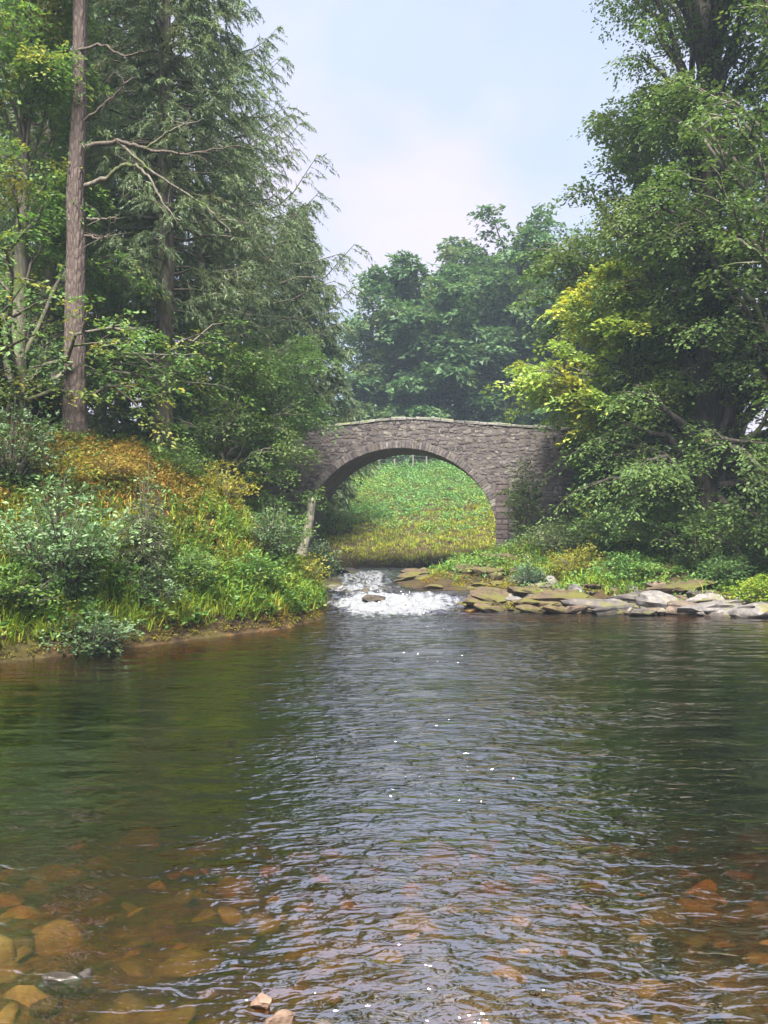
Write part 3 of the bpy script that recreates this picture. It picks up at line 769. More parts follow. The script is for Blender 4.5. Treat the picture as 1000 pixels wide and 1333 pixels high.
PB = [[(108, 186, 23.9), (150, 179, 23.6), (185, 189, 23.3), (240, 196, 23.0), (312, 184, 22.7)], [(108, 238, 23.9), (140, 226, 23.5), (156, 211, 23.2), (176, 212, 23.0), (191, 226, 22.9), (210, 262, 22.8), (232, 286, 22.7)],
      [(106, 152, 23.9), (132, 130, 23.5), (160, 104, 23.2), (142, 84, 23.0)], [(110, 281, 23.9), (130, 283, 23.7), (152, 277, 23.5)], [(108, 304, 23.9), (128, 309, 23.6), (140, 303, 23.5)],
      [(150, 180, 23.6), (190, 215, 23.3), (262, 262, 23.0), (300, 300, 22.8)], [(92, 60, 24.0), (125, 50, 23.6), (158, 66, 23.3), (190, 58, 23.0)], [(185, 189, 23.3), (220, 165, 23.0), (260, 150, 22.8)]]
pr_ = np.random.default_rng(8)
for i, pl in enumerate(PB):
    q0 = np.array([(gx(a, c), c, gz(b, c)) for a, b, c in pl]); tq = np.linspace(0, len(q0) - 1, 5 * len(q0)); P = np.stack([np.interp(tq, np.arange(len(q0)), q0[:, c]) for c in range(3)], -1)
    P[1:] += pr_.normal(0, 0.018, (len(P) - 1, 3))
    mb = MB(); tube(mb, P, np.linspace(0.075 if i < 2 else 0.045, 0.014, len(P)), 7, 0.1, pr_)
    for j in range(9):
        k0 = pr_.integers(len(P) // 3, len(P)); d = pr_.normal(0, 1, 3) * np.array([0.4, 0.3, 0.25])
        tube(mb, np.array([P[k0], P[k0] + d * 0.5 + pr_.normal(0, .04, 3), P[k0] + d]), [0.018, 0.012, 0.005], 4)
    o = mb.build('dead_branch', M_TWIG if i % 2 == 0 else M_BARKG, pine, origin=pine.location)
# --- broadleaves on that bank
broadleaf('beech_tree', 'bright beech spreading yellow-tipped leaf sprays across the pine trunk', (gx(22, 24.5), 24.5, None), 15.5, [(0.03, 2.8), (0.1, 4.6), (0.2, 5.8), (0.29, 4.8), (0.36, 1.6), (0.6, 1.5), (0.8, 1.5), (1.0, 1.0)], M_HAZEL, M_BARKG, 31,
          trunk_r=0.25, n_limb=70, nsub=9, nsp=4, k=20, leaf=(0.14, 0.09), spray=0.75, droop=0.35)
broadleaf('ash_tree', 'small pale green feathery tree in front of the larches by the bridge', (gx(348, 36), 36.0, None), 8.8, [(0.45, 1.0), (0.6, 2.1), (0.8, 2.2), (1.0, 1.1)], M_ASH, M_BARKG, 32,
          trunk_r=0.14, n_limb=34, nsub=7, nsp=4, k=20, leaf=(0.17, 0.08), spray=0.7, droop=0.25)
broadleaf('hawthorn_tree', 'low twiggy olive thorn tree leaning over the bank below the larches', (gx(292, 30.5), 30.5, None), 5.9, [(0.05, 1.6), (0.35, 2.8), (0.7, 2.5), (1.0, 1.2)], M_BEECH, M_BARKG, 33,
          trunk_r=0.16, n_limb=40, nsub=7, nsp=4, k=18, leaf=(0.13, 0.08), spray=0.6, droop=0.35)
# --- far bank and beyond
broadleaf('beech_tree', 'shadowy tree far back in the wood behind the ivy-clad tree', (gx(960, 44), 44.0, None), 20, [(0.03, 4.0), (0.3, 5.5), (0.7, 5.0), (1.0, 2.0)], M_BEECH, M_BARKG, 45,
          trunk_r=0.4, n_limb=60, nsub=7, nsp=4, k=15, leaf=(0.26, 0.18), spray=1.1)
broadleaf('oak_tree', 'round-topped dark tree behind the middle of the bridge', (gx(562, 89), 89.0, None), 22.5, [(0.02, 5.5), (0.3, 8.0), (0.6, 8.4), (0.85, 7.0), (1.0, 4.0)], M_OAK, M_BARKG, 41,
          trunk_r=0.5, n_limb=135, nsub=8, nsp=5, k=15, leaf=(0.46, 0.4), spray=1.7, tri=True)
broadleaf('oak_tree', 'tallest rounded tree behind the bridge, its thin top letting sky through', (gx(668, 91), 91.0, None), 27.5, [(0.02, 5.5), (0.3, 8), (0.6, 8.8), (0.85, 7.6), (1.0, 4.4)], M_OAK, M_BARKG, 42,
          trunk_r=0.55, n_limb=150, nsub=8, nsp=5, k=14, leaf=(0.46, 0.4), spray=1.7, tri=True)
broadleaf('oak_tree', 'small dark tree low behind the bridge between larch and round-topped tree', (gx(500, 94), 94.0, None), 18, [(0.02, 3.5), (0.4, 4.6), (0.8, 3.4), (1.0, 1.2)], M_OAK, M_BARKG, 43,
          trunk_r=0.4, n_limb=46, nsub=7, nsp=4, k=16, leaf=(0.5, 0.42), spray=1.3, tri=True)
broadleaf('oak_tree', 'dark tree filling the wood behind the yellow-green sycamore', (gx(775, 80), 80.0, None), 19, [(0.02, 4.5), (0.3, 6.0), (0.7, 5.2), (1.0, 1.6)], M_OAK, M_BARKG, 44,
          trunk_r=0.5, n_limb=56, nsub=7, nsp=5, k=15, leaf=(0.5, 0.42), spray=1.3, tri=True)
# --- right of the bridge
broadleaf('beech_tree', 'huge ivy-clad dark-trunked tree towering over the rocky shore', (gx(925, 31), 31.0, None), 30, [(0.04, 3.9), (0.2, 4.3), (0.38, 3.9), (0.48, 2.8), (0.62, 2.5), (0.72, 3.4), (0.85, 4.4), (1.0, 2.5)], M_BEECH, M_BARKD, 51,
          trunk_r=0.55, n_limb=120, nsub=8, nsp=5, k=19, leaf=(0.15, 0.095), spray=0.85, droop=0.5)
broadleaf('beech_tree', 'tall beech with billowing rounded top behind the ivy-clad tree', (gx(838, 39), 39.0, None), 18.0, [(0.1, 3.5), (0.3, 4.4), (0.6, 4.2), (0.85, 3.4), (1.0, 1.4)], M_BEECH, M_BARKG, 52,
          trunk_r=0.45, n_limb=90, nsub=8, nsp=5, k=13, leaf=(0.21, 0.15), spray=0.9, droop=0.35)
broadleaf('beech_tree', 'dense green tree at the edge of the wood over the rocky shore', (gx(1050, 28), 28.0, None), 25, [(0.14, 3.2), (0.3, 4.2), (0.6, 4.4), (1.0, 2.0)], M_BEECH, M_BARKG, 53,
          trunk_r=0.4, n_limb=64, nsub=8, nsp=5, k=12, leaf=(0.18, 0.12), spray=0.85, droop=0.45)
broadleaf('sycamore_tree', 'yellow-green sycamore reaching its bright branches over the end of the parapet', (gx(816, 34.3), 34.3, None), 10.9, [(0.47, 1.8), (0.54, 3.7), (0.68, 3.7), (0.85, 2.6), (1.0, 1.0)], M_SYC, M_BARKG, 54,
          trunk_r=0.25, n_limb=46, nsub=8, nsp=4, k=20, leaf=(0.2, 0.16), spray=0.8, droop=0.3)

# ------------------------------------------------------------------ shrubs, grass and herbs
M_LAUREL = leaf_mat('willow_leaves', [(0.05, 0.11, 0.04), (0.10, 0.19, 0.07), (0.15, 0.26, 0.10), (0.22, 0.33, 0.14)], trans=0.3, gloss=0.04)
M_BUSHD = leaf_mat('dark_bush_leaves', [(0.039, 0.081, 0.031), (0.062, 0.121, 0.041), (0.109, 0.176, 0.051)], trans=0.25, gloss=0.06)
M_BUSHG = leaf_mat('green_bush_leaves', [(0.06, 0.13, 0.03), (0.10, 0.19, 0.045), (0.16, 0.26, 0.05)], patch=(0.26, 0.26, 0.04), patch_amt=0.3, patch_scale=0.9)
M_BUSHY = leaf_mat('yellow_bush_leaves', [(0.16, 0.2, 0.03), (0.24, 0.25, 0.035), (0.34, 0.3, 0.04)], patch=(0.34, 0.2, 0.04), patch_amt=0.4, patch_scale=0.9)
M_GREY = leaf_mat('grey_green_leaves', [(0.081, 0.13, 0.045), (0.127, 0.18, 0.064), (0.184, 0.24, 0.090)], trans=0.3)
M_GRASSO = leaf_mat('dry_bank_grass', [(0.176, 0.154, 0.033), (0.308, 0.209, 0.044), (0.396, 0.242, 0.061), (0.440, 0.319, 0.088)], patch=(0.16, 0.19, 0.03), patch_amt=0.55, patch_scale=0.8, trans=0.3, gloss=0.0)
M_GRASSG = leaf_mat('green_bank_grass', [(0.110, 0.209, 0.028), (0.187, 0.286, 0.033), (0.308, 0.341, 0.050)], patch=(0.34, 0.27, 0.05), patch_amt=0.35, patch_scale=1.1, trans=0.35, gloss=0.0)
M_HERB = leaf_mat('bank_herbs', [(0.06, 0.15, 0.035), (0.10, 0.21, 0.045), (0.16, 0.28, 0.06)], patch=(0.24, 0.26, 0.05), patch_amt=0.35, patch_scale=1.2)
M_NETTLE = leaf_mat('hill_nettles', [(0.081, 0.203, 0.061), (0.121, 0.270, 0.074), (0.176, 0.338, 0.095)], patch=(0.24, 0.3, 0.05), patch_amt=0.45, patch_scale=0.3)
M_HILLY = leaf_mat('hill_dry_grass', [(0.2, 0.25, 0.035), (0.3, 0.33, 0.05), (0.42, 0.4, 0.07)], patch=(0.16, 0.24, 0.04), patch_amt=0.5, patch_scale=0.45, gloss=0.0)
M_MOSS = leaf_mat('bank_moss', [(0.13, 0.14, 0.02), (0.22, 0.21, 0.03), (0.32, 0.26, 0.04)], patch=(0.26, 0.1, 0.03), patch_amt=0.35, patch_scale=0.8, gloss=0.0)

M_BRACK = leaf_mat('rust_bracken', [(0.19, 0.115, 0.035), (0.29, 0.185, 0.05), (0.34, 0.26, 0.07)], patch=(0.24, 0.25, 0.05), patch_amt=0.4, patch_scale=1.0, gloss=0.0)
def shrub(name, label, X, Y, rx, h, mat, seed, stems=26, nsp=4, k=14, leaf=(0.12, 0.07), spray=0.4, up=0.5, bark=None, cat='shrub', group=None, droop=0.25, zoff=0.0):
    rng = np.random.default_rng(seed)
    b = np.array([X, Y, gh(X, Y) - 0.05 + zoff])
    root = thing(name, label, cat, tuple(b), group)
    ms = MB(); mc = MB()
    a = rng.uniform(0, 6.283, stems); rr = np.sqrt(rng.random(stems)) * rx; hh = h * (1 - up * (rr / rx) ** 2) * rng.uniform(0.55, 1.05, stems)
    tip = b + np.stack([rr * np.cos(a), rr * np.sin(a), hh], -1)
    O = b + rng.normal(0, 0.08 * rx, (stems, 3)) * np.array([1, 1, 0.0]) - np.array([0, 0, 0.05])
    mid = O * 0.5 + tip * 0.5 + rng.normal(0, 0.05 * rx, (stems, 3)); mid[:, 2] += 0.12 * h
    tubes3(ms, O, mid, tip, 0.012 + 0.012 * h * 0.4, 0.004)
    for j in range(nsp):
        f = np.clip((j + 0.7 + rng.uniform(-.4, .4, (stems, 1))) / nsp, 0.12, 1)
        pos = np.where(f < .5, O + (mid - O) * f * 2, mid + (tip - mid) * (f * 2 - 1))
        ang = rng.uniform(0, 6.283, stems)
        d = nrm(tip - mid) * (0.35 + 0.4 * f) + np.stack([np.cos(ang), np.sin(ang), rng.normal(0.05, 0.2, stems)], -1) * 0.8
        sprays(mc, rng, pos, d, spray * rng.uniform(0.6, 1.3, stems), k, leaf[0], leaf[1], droop, flat=0.5)
    ms.build('stems', bark or M_BARKG, root, origin=b)
    mc.build('foliage', mat, root, smooth=False, origin=b)
    return root

def scatter(cond, box, n, seed):
    rng = np.random.default_rng(seed); outp = []; got = 0
    while got < n:
        x = rng.uniform(box[0], box[1], n * 3); y = rng.uniform(box[2], box[3], n * 3)
        d = river_sd(x, y)
        kf = cond(x, y, d)
        k_ = (rng.random(len(x)) < kf)
        p = np.stack([x[k_], y[k_]], -1); outp.append(p); got += len(p)
        if len(p) == 0: break
    p = np.concatenate(outp)[:n]
    return np.concatenate([p, ground(p[:, 0], p[:, 1])[:, None]], 1), rng

def grass(name, label, cat, cond, box, n, mat, seed, L0=(0.25, 0.6), Wd=0.022, lean=0.55, tuft=7):
    c, rng = scatter(cond, box, n // tuft, seed)
    hv = rng.uniform(0.6, 1.25, len(c))
    P = np.repeat(c, tuft, 0) + rng.normal(0, 0.07, (len(c) * tuft, 3)) * np.array([1, 1, 0.15]); hv = np.repeat(hv, tuft)
    m = len(P)
    a = rng.uniform(0, 6.283, m); ln = np.abs(rng.normal(lean, 0.3, m))
    D = np.stack([np.cos(a) * ln, np.sin(a) * ln, np.ones(m)], -1)
    D = nrm(D); Ln = rng.uniform(L0[0], L0[1], m) * hv
    Sd = nrm(np.stack([-np.sin(a), np.cos(a), np.zeros(m)], -1))
    mid = P + D * Ln[:, None] * 0.6
    tip = mid + nrm(D + np.stack([np.cos(a) * .9, np.sin(a) * .9, -0.75 * np.ones(m) * ln], -1)) * Ln[:, None] * 0.45
    wv = Wd * rng.uniform(0.7, 1.4, m)[:, None]
    P = P - np.array([0, 0, 0.04])
    V = np.stack([P - Sd * wv, P + Sd * wv, mid + Sd * wv * 0.75, mid - Sd * wv * 0.75, tip], 1)
    i = np.arange(m)[:, None] * 5
    mb = MB(); mb.add(V.reshape(-1, 3), i + np.array([[0, 1, 2, 3]]), i + np.array([[3, 2, 4]]))
    return tag(mb.build(name, mat, smooth=False), label, cat, kind='stuff')

def herbs(name, label, cat, cond, box, n, mat, seed, leaf=(0.12, 0.07), hgt=(0.05, 0.4), per=8, rad=0.16):
    c, rng = scatter(cond, box, n // per, seed)
    hv = rng.uniform(hgt[0], hgt[1], len(c)); m = len(c) * per
    P = np.repeat(c, per, 0); H = np.repeat(hv, per) * rng.uniform(0.25, 1.0, m)
    a = rng.uniform(0, 6.283, m); r = rad * rng.random(m)
    P = P + np.stack([np.cos(a) * r, np.sin(a) * r, H], -1)
    D = np.stack([np.cos(a), np.sin(a), rng.normal(0.15, 0.45, m)], -1)
    mb = MB(); leaves(mb, P, D, np.array([0, 0, 1.0]) + rng.normal(0, 0.45, (m, 3)), leaf[0] * rng.uniform(0.6, 1.3, m), leaf[1] * rng.uniform(0.7, 1.3, m))
    return tag(mb.build(name, mat, smooth=False), label, cat, kind='stuff')

LB = (-12, -1.2, 13, 44)
isl = lambda x, y: (x < -1.0) & (y < 44)
grass('dry_grass', 'orange and straw-coloured grass on the upper bank round the pine', 'grass', lambda x, y, d: isl(x, y) * (d > 0.9) * (d < 8) * (y < 34) * np.clip((d - 0.6) / 1.6, 0, 1), LB, 32000, M_GRASSO, 61, (0.18, 0.42), 0.016, 1.0)
grass('green_grass', 'long bright green grass along the foot of the bank', 'grass', lambda x, y, d: isl(x, y) * (d > 0.15) * (d < 3.2) * np.clip(1.25 - d / 2.6, 0, 1), LB, 34000, M_GRASSG, 62, (0.25, 0.65), 0.014, 0.6)
herbs('bank_herbs', 'leafy green weeds growing low on the bank by the pool', 'weeds', lambda x, y, d: isl(x, y) * (d > 0.1) * (d < 4.0) * np.clip(1.2 - d / 3.0, 0, 1) * (wob(x, y, 2.2, k=2) > 0.0), LB, 30000, M_HERB, 63, (0.11, 0.065), (0.05, 0.5))
herbs('bank_moss', 'yellow and rust moss cushion along the waterline of the bank', 'moss', lambda x, y, d: isl(x, y) * (d > 0.02) * (d < 0.5) * (y < 27.5) * (0.25 + (wob(x, y, 1.9, k=1) > -0.25)), LB, 18000, M_MOSS, 64, (0.06, 0.026), (0.0, 0.14), 10, 0.09)
herbs('bracken', 'rust and straw coloured bracken fronds on the upper bank', 'bracken', lambda x, y, d: isl(x, y) * (d > 2.4) * (d < 7.5) * (y < 30) * (wob(x, y, 3.1, k=0) > 0.1), LB, 12000, M_BRACK, 91, (0.13, 0.045), (0.08, 0.5), 12, 0.28)
herbs('bank_brambles', 'dark green bramble leaves tangled in the bank grass', 'brambles', lambda x, y, d: isl(x, y) * (d > 0.8) * (d < 7.5) * (y < 34) * (wob(x, y, 2.0, k=1) > 0.2), LB, 26000, M_BUSHG, 92, (0.1, 0.07), (0.08, 0.55), 10, 0.22)
herbs('dock_leaves', 'broad fresh green dock leaves overhanging the edge of the pool', 'weeds', lambda x, y, d: isl(x, y) * (d > 0.12) * (d < 1.3) * (wob(x, y, 1.6, k=3) > 0.1), LB, 7000, M_HERB, 93, (0.19, 0.1), (0.08, 0.42), 8, 0.18)
HB = (-24, 26, 44, 86)
ish = lambda x, y: (y > 44.5 + 0.14 * np.maximum(-x - 3, 0))
herbs('hill_nettles', 'dense green nettle bed on the hillside seen through the arch', 'weeds', lambda x, y, d: ish(x, y) * (d > 1.5) * (x < 14) * (x > -14) * np.clip(0.1 + (d - 6 - 0.5 * x + 4 * wob(x, y, 8, k=1)) / 9, 0.03, 1), HB, 64000, M_NETTLE, 65, (0.19, 0.115), (0.06, 0.8), 12, 0.4)
grass('hill_grass', 'long yellow-green grass on the lower hillside beyond the arch', 'grass', lambda x, y, d: ish(x, y) * (d > 0.1) * (d < 26) * (x < 14) * (x > -14) * np.clip(1.2 - (d - 5 - 0.6 * x + 4 * wob(x, y, 7, k=2)) / 10, 0.1, 1), HB, 42000, M_HILLY, 66, (0.16, 0.4), 0.018, 1.05)
RB = (1.5, 20, 25, 45)
isr = lambda x, y: (x > 1.5) & (y < 45)
herbs('shore_herbs', 'mixed green weeds above the rocky shore', 'weeds', lambda x, y, d: isr(x, y) * np.clip((d - 1.1) / 2.0, 0, 1) * (d < 9), RB, 34000, M_HERB, 67, (0.13, 0.08), (0.1, 0.6), 8, 0.2)
grass('shore_grass', 'yellowing grass tufts above the rocky shore', 'grass', lambda x, y, d: isr(x, y) * np.clip((d - 1.3) / 1.2, 0, 1) * (d < 7) * (wob(x, y, 3.0, k=2) > -0.1), RB, 16000, M_GRASSG, 68, (0.25, 0.6), 0.016, 0.7)
herbs('rock_moss', 'yellow-brown moss creeping over the shore rocks', 'moss', lambda x, y, d: isr(x, y) * (d > 0.15) * (d < 2.6) * (wob(x, y, 1.7, k=1) > 0.0) , (1.5, 14, 25.5, 43), 16000, M_MOSS, 69, (0.06, 0.045), (0.02, 0.12), 10, 0.12)

# shrubs of the near bank
shrub('willow_bush', 'bushy willow with big pale oval leaves at the foot of the bank', gx(78, 18.4), 18.4, 1.5, 2.75, M_LAUREL, 71, stems=90, nsp=5, k=13, leaf=(0.125, 0.06), spray=0.42, up=0.4)
shrub('elder_bush', 'dark bush under the pale willow leaves by the pool', gx(115, 17.9), 17.9, 1.0, 1.1, M_BUSHD, 72, stems=44, nsp=4, k=14, leaf=(0.1, 0.06), spray=0.35)
shrub('holly_bush', 'dark evergreen bush in the hollow of the bank beside the willow', gx(15, 20.0), 20.0, 1.3, 2.2, M_BUSHD, 73, stems=60, nsp=4, k=14, leaf=(0.1, 0.06), spray=0.4)
shrub('hawthorn_bush', 'yellowing thorn bush above the willow', gx(70, 20.8), 20.8, 1.1, 1.5, M_BUSHY, 74, stems=44, nsp=4, k=12, leaf=(0.09, 0.055), spray=0.4)
shrub('birch_sapling', 'slim pale-leaved sapling standing in the orange grass', gx(190, 20.8), 20.8, 0.5, 2.9, M_GREY, 75, stems=26, nsp=6, k=12, leaf=(0.085, 0.05), spray=0.36, up=0.75)
conifer('spruce_sapling', 'knee-high young spruce beside the pale-leaved sapling', (gx(176, 20.2), 20.2, None), 1.9, 0.62, M_GREY, M_BARKD, 76, trunk_r=0.03, bare=0.12, whorl=0.16, per=6, nb=7, k=9, needle=(0.1, 0.02), hang=0.3, droop=0.05)
shrub('bramble_bush', 'grey-green bramble mound at the river corner of the bank', gx(348, 24.6), 24.6, 0.85, 1.9, M_BUSHD, 77, stems=50, nsp=5, k=12, leaf=(0.1, 0.06), spray=0.38)
shrub('rose_bush', 'olive wild rose bush on top of the bramble mound', gx(372, 26.5), 26.5, 1.0, 2.2, M_BUSHG, 78, stems=50, nsp=5, k=11, leaf=(0.09, 0.055), spray=0.4)
shrub('gorse_bush', 'yellow-green bush overhanging the rapids', gx(398, 26.6), 26.3, 0.6, 1.15, M_BUSHY, 79, stems=36, nsp=4, k=12, leaf=(0.09, 0.05), spray=0.34)
shrub('alder_bush', 'rusty-leaved bush halfway up the bank below the thorn tree', gx(290, 25.5), 25.5, 1.2, 1.3, M_BUSHY, 80, stems=50, nsp=4, k=12, leaf=(0.1, 0.06), spray=0.4)
shrub('fern_clump', 'bright green fern clump low on the bank below the rusty bush', gx(330, 22.9), 22.9, 0.9, 0.85, M_HERB, 81, stems=44, nsp=4, k=12, leaf=(0.12, 0.055), spray=0.4)
shrub('bank_bush', 'leafy green bush beside the stump under the bridge end', gx(345, 30.5), 30.5, 1.4, 1.9, M_BUSHG, 82, stems=60, nsp=4, k=13, leaf=(0.11, 0.07), spray=0.45)
shrub('ivy_bush', 'ivy thicket against the springing of the arch by the stump', gx(418, 35.5), 35.5, 0.8, 2.1, M_BUSHD, 83, stems=44, nsp=5, k=12, leaf=(0.11, 0.08), spray=0.42)
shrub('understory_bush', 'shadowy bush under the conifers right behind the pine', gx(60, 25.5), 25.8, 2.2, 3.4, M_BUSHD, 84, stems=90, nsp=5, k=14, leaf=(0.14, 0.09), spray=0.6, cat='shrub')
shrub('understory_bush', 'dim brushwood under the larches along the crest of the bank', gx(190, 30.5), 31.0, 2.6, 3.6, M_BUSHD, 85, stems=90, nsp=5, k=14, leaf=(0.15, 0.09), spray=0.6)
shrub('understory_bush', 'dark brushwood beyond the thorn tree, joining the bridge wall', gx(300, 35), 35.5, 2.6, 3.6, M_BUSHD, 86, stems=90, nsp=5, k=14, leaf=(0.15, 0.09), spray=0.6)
shrub('ivy_mound', 'low ivy mound hanging over the pool beside the willow', gx(20, 17.6), 17.6, 1.1, 1.2, M_BUSHG, 87, stems=60, nsp=4, k=13, leaf=(0.1, 0.065), spray=0.36)
shrub('blackthorn_bush', 'dark blackthorn in the bank grass under the pale-leaved sapling', gx(205, 20.3), 20.0, 0.8, 0.9, M_BUSHD, 88, stems=44, nsp=4, k=12, leaf=(0.085, 0.05), spray=0.32)
shrub('nettle_clump', 'tall nettle clump at the foot of the bank between sapling and ferns', gx(250, 21.4), 21.2, 0.9, 1.1, M_BUSHG, 89, stems=50, nsp=5, k=12, leaf=(0.1, 0.05), spray=0.3)
shrub('bracken_clump', 'rusty bracken clump below the pine roots', gx(140, 22.6), 22.4, 0.9, 0.8, M_BRACK, 90, stems=44, nsp=4, k=14, leaf=(0.11, 0.04), spray=0.45)
shrub('thorn_bush', 'yellow-green thorn bush on the crest beside the rusty bracken', gx(235, 25.0), 25.0, 1.0, 1.3, M_BUSHG, 94, stems=50, nsp=4, k=12, leaf=(0.09, 0.055), spray=0.4)
# shrubs on the rocky shore side
SH = [('elder_bush', 'grey-green elder climbing the bridge wall beside the dark buttress', 683, 37.2, 0.95, 3.6, M_GREY, (0.13, 0.08)),
      ('yew_bush', 'small round blue-green bush at the edge of the rocks', 690, 31.8, 0.6, 1.0, M_IVY, (0.09, 0.04)),
      ('sycamore_sapling', 'leafy sapling against the dark end of the bridge', 762, 36.0, 0.55, 3.6, M_HAZEL, (0.16, 0.12)),
      ('rose_bush', 'pale bush spreading below the bridge wall', 725, 35.2, 1.5, 1.7, M_GREY, (0.12, 0.07)),
      ('broom_bush', 'yellow bush between the rocks and the bridge wall', 752, 31.6, 1.2, 1.3, M_BUSHY, (0.1, 0.05)),
      ('willow_bush', 'tall yellow-green bush under the sycamore', 800, 33.0, 1.7, 3.1, M_HAZEL, (0.14, 0.08)),
      ('nettle_clump', 'fresh green clump right behind the shore rocks', 815, 29.4, 1.1, 1.0, M_HERB, (0.12, 0.07)),
      ('bramble_bush', 'olive bramble with brown stems on the slope above the rocks', 862, 30.6, 1.7, 2.4, M_BUSHG, (0.12, 0.07)),
      ('fern_clump', 'vivid green ferns under the ivy-clad tree', 942, 28.6, 0.8, 1.2, M_ASH, (0.15, 0.06)),
      ('grass_mound', 'yellow-green mossy mound reaching the water beside the vivid ferns', 992, 26.6, 0.9, 0.9, M_GRASSG, (0.12, 0.05)),
      ('elder_bush', 'leafy bush in the shade in front of the ivy-clad trunk', 905, 29.8, 1.9, 2.9, M_BEECH, (0.13, 0.09)),
      ('elder_bush', 'leafy bush in the shade behind the vivid ferns', 985, 29.0, 2.0, 3.0, M_BEECH, (0.13, 0.09)),
      ('laurel_bush', 'dark thicket behind the sapling at the end of the bridge', 812, 37.5, 1.9, 3.6, M_IVY, (0.15, 0.1))]
for i, (nm, lb, px, Yd, rx, h, mt_, lf) in enumerate(SH):
    shrub(nm, lb, gx(px, Yd), Yd, rx, h, mt_, 100 + i, stems=int(34 + 22 * rx), nsp=5, k=13, leaf=lf, spray=0.3 + 0.12 * rx, up=0.5)
# brush behind the fence on the hill
for i, (px, Yd, rx, h) in enumerate(((450, 84, 3.5, 3.6), (520, 85, 4.0, 3.2), (580, 84, 3.8, 3.8), (640, 85, 4.0, 3.5), (720, 80, 5, 4.5))):
    shrub('hedge_bush', ['dark hedge bush behind the fence on the hill', 'dark rounded bush on the hill top below the tall rounded tree'][i == 4], gx(px, Yd), Yd, rx, h, M_OAK, 130 + i, stems=60, nsp=5, k=12, leaf=(0.34, 0.24), spray=1.1, group='hedge bushes on the hill')

# ------------------------------------------------------------------ rocks
import bmesh
def ico(sub):
    bm = bmesh.new(); bmesh.ops.create_icosphere(bm, subdivisions=sub, radius=1.0)
    v = np.array([x.co[:] for x in bm.verts]); f = np.array([[x.index for x in p.verts] for p in bm.faces]); bm.free()
    return v, f
ICO2, ICO3 = ico(2), ico(3)
def rock_geo(rng, size, cuts=11, sub=2, soft=0.04):
    v, f = (ICO2 if sub == 2 else ICO3)
    v = v.copy()
    for _ in range(cuts):
        n = nrm(rng.normal(0, 1, 3) * np.array([1, 1, 0.9])); dd = rng.uniform(0.42, 0.85)
        e = v @ n - dd; v -= np.where(e > 0, e, 0)[:, None] * n
    ph_ = rng.uniform(0, 6.28, (4, 3)); fr_ = rng.uniform(2.5, 6.5, (4, 3))
    v *= 1 + 0.035 * sum(np.sin(v @ (fr_[q] * np.array([1, 1, 1.6])) + ph_[q, 0]) for q in range(4))[:, None]
    v += rng.normal(0, soft * 0.3, v.shape)
    a = rng.uniform(-0.5, 0.5); tx, ty = rng.normal(0, 0.2, 2) * min(1.0, 0.45 / size[0])
    v = v * np.asarray(size)
    v[:, 2] += v[:, 0] * tx + v[:, 1] * ty
    c, s_ = math.cos(a), math.sin(a)
    v = np.stack([v[:, 0] * c - v[:, 1] * s_, v[:, 0] * s_ + v[:, 1] * c, v[:, 2]], -1)
    return v, f
M_ROCK = stone_mat('shore_rock', [(0.11, 0.102, 0.1), (0.14, 0.13, 0.126), (0.18, 0.165, 0.16)], moss=(0.12, 0.11, 0.03), moss_lo=0.63, scale=4.5, bump=0.8, wetline=True)
M_ROCKD = stone_mat('dark_shore_rock', [(0.05, 0.045, 0.043), (0.075, 0.067, 0.064), (0.095, 0.083, 0.078)], moss=(0.1, 0.1, 0.03), moss_lo=0.6, scale=4.5, bump=0.8, wetline=True)
M_ROCKR = stone_mat('rusty_shore_rock', [(0.085, 0.062, 0.048), (0.115, 0.085, 0.066), (0.10, 0.078, 0.062)], moss=(0.1, 0.09, 0.03), moss_lo=0.62, scale=4.5, bump=0.8, wetline=True)
M_MROCK = stone_mat('mossy_rock', [(0.055, 0.042, 0.028), (0.08, 0.058, 0.036), (0.105, 0.076, 0.045)], moss=(0.075, 0.072, 0.018), moss_lo=0.54, scale=4.0, bump=0.8, wetline=True)
M_WROCK = stone_mat('wet_dark_rock', [(0.03, 0.025, 0.02), (0.05, 0.04, 0.03), (0.07, 0.055, 0.04)], moss=(0.07, 0.07, 0.015), moss_lo=0.62, scale=5.0, rough=0.35, wet=True)
M_BED = stone_mat('river_cobble', [(0.08, 0.045, 0.015), (0.2, 0.115, 0.03), (0.34, 0.18, 0.045), (0.13, 0.075, 0.022), (0.55, 0.36, 0.1), (0.04, 0.025, 0.01)], scale=5.0)
M_TANROCK = stone_mat('tan_rock', [(0.17, 0.115, 0.085), (0.2, 0.135, 0.1)], moss=(0.42, 0.38, 0.34), moss_lo=0.64, scale=4.0)
def rock(name, label, X, Y, size, mat, seed, z=None, sub=2, group=None, cuts=11):
    rng = np.random.default_rng(seed)
    v, f = rock_geo(rng, size, cuts, sub)
    zb = max(gh(X, Y), float(wlevel(Y)) - 0.1) if z is None else z
    mb = MB(); b = np.array([X, Y, zb]); mb.add(v + b + np.array([0, 0, size[2] * 0.25]), None, f)
    return tag(mb.build(name, mat, smooth=False, origin=b), label, 'rock', group)
rng = np.random.default_rng(77)
rk = 0
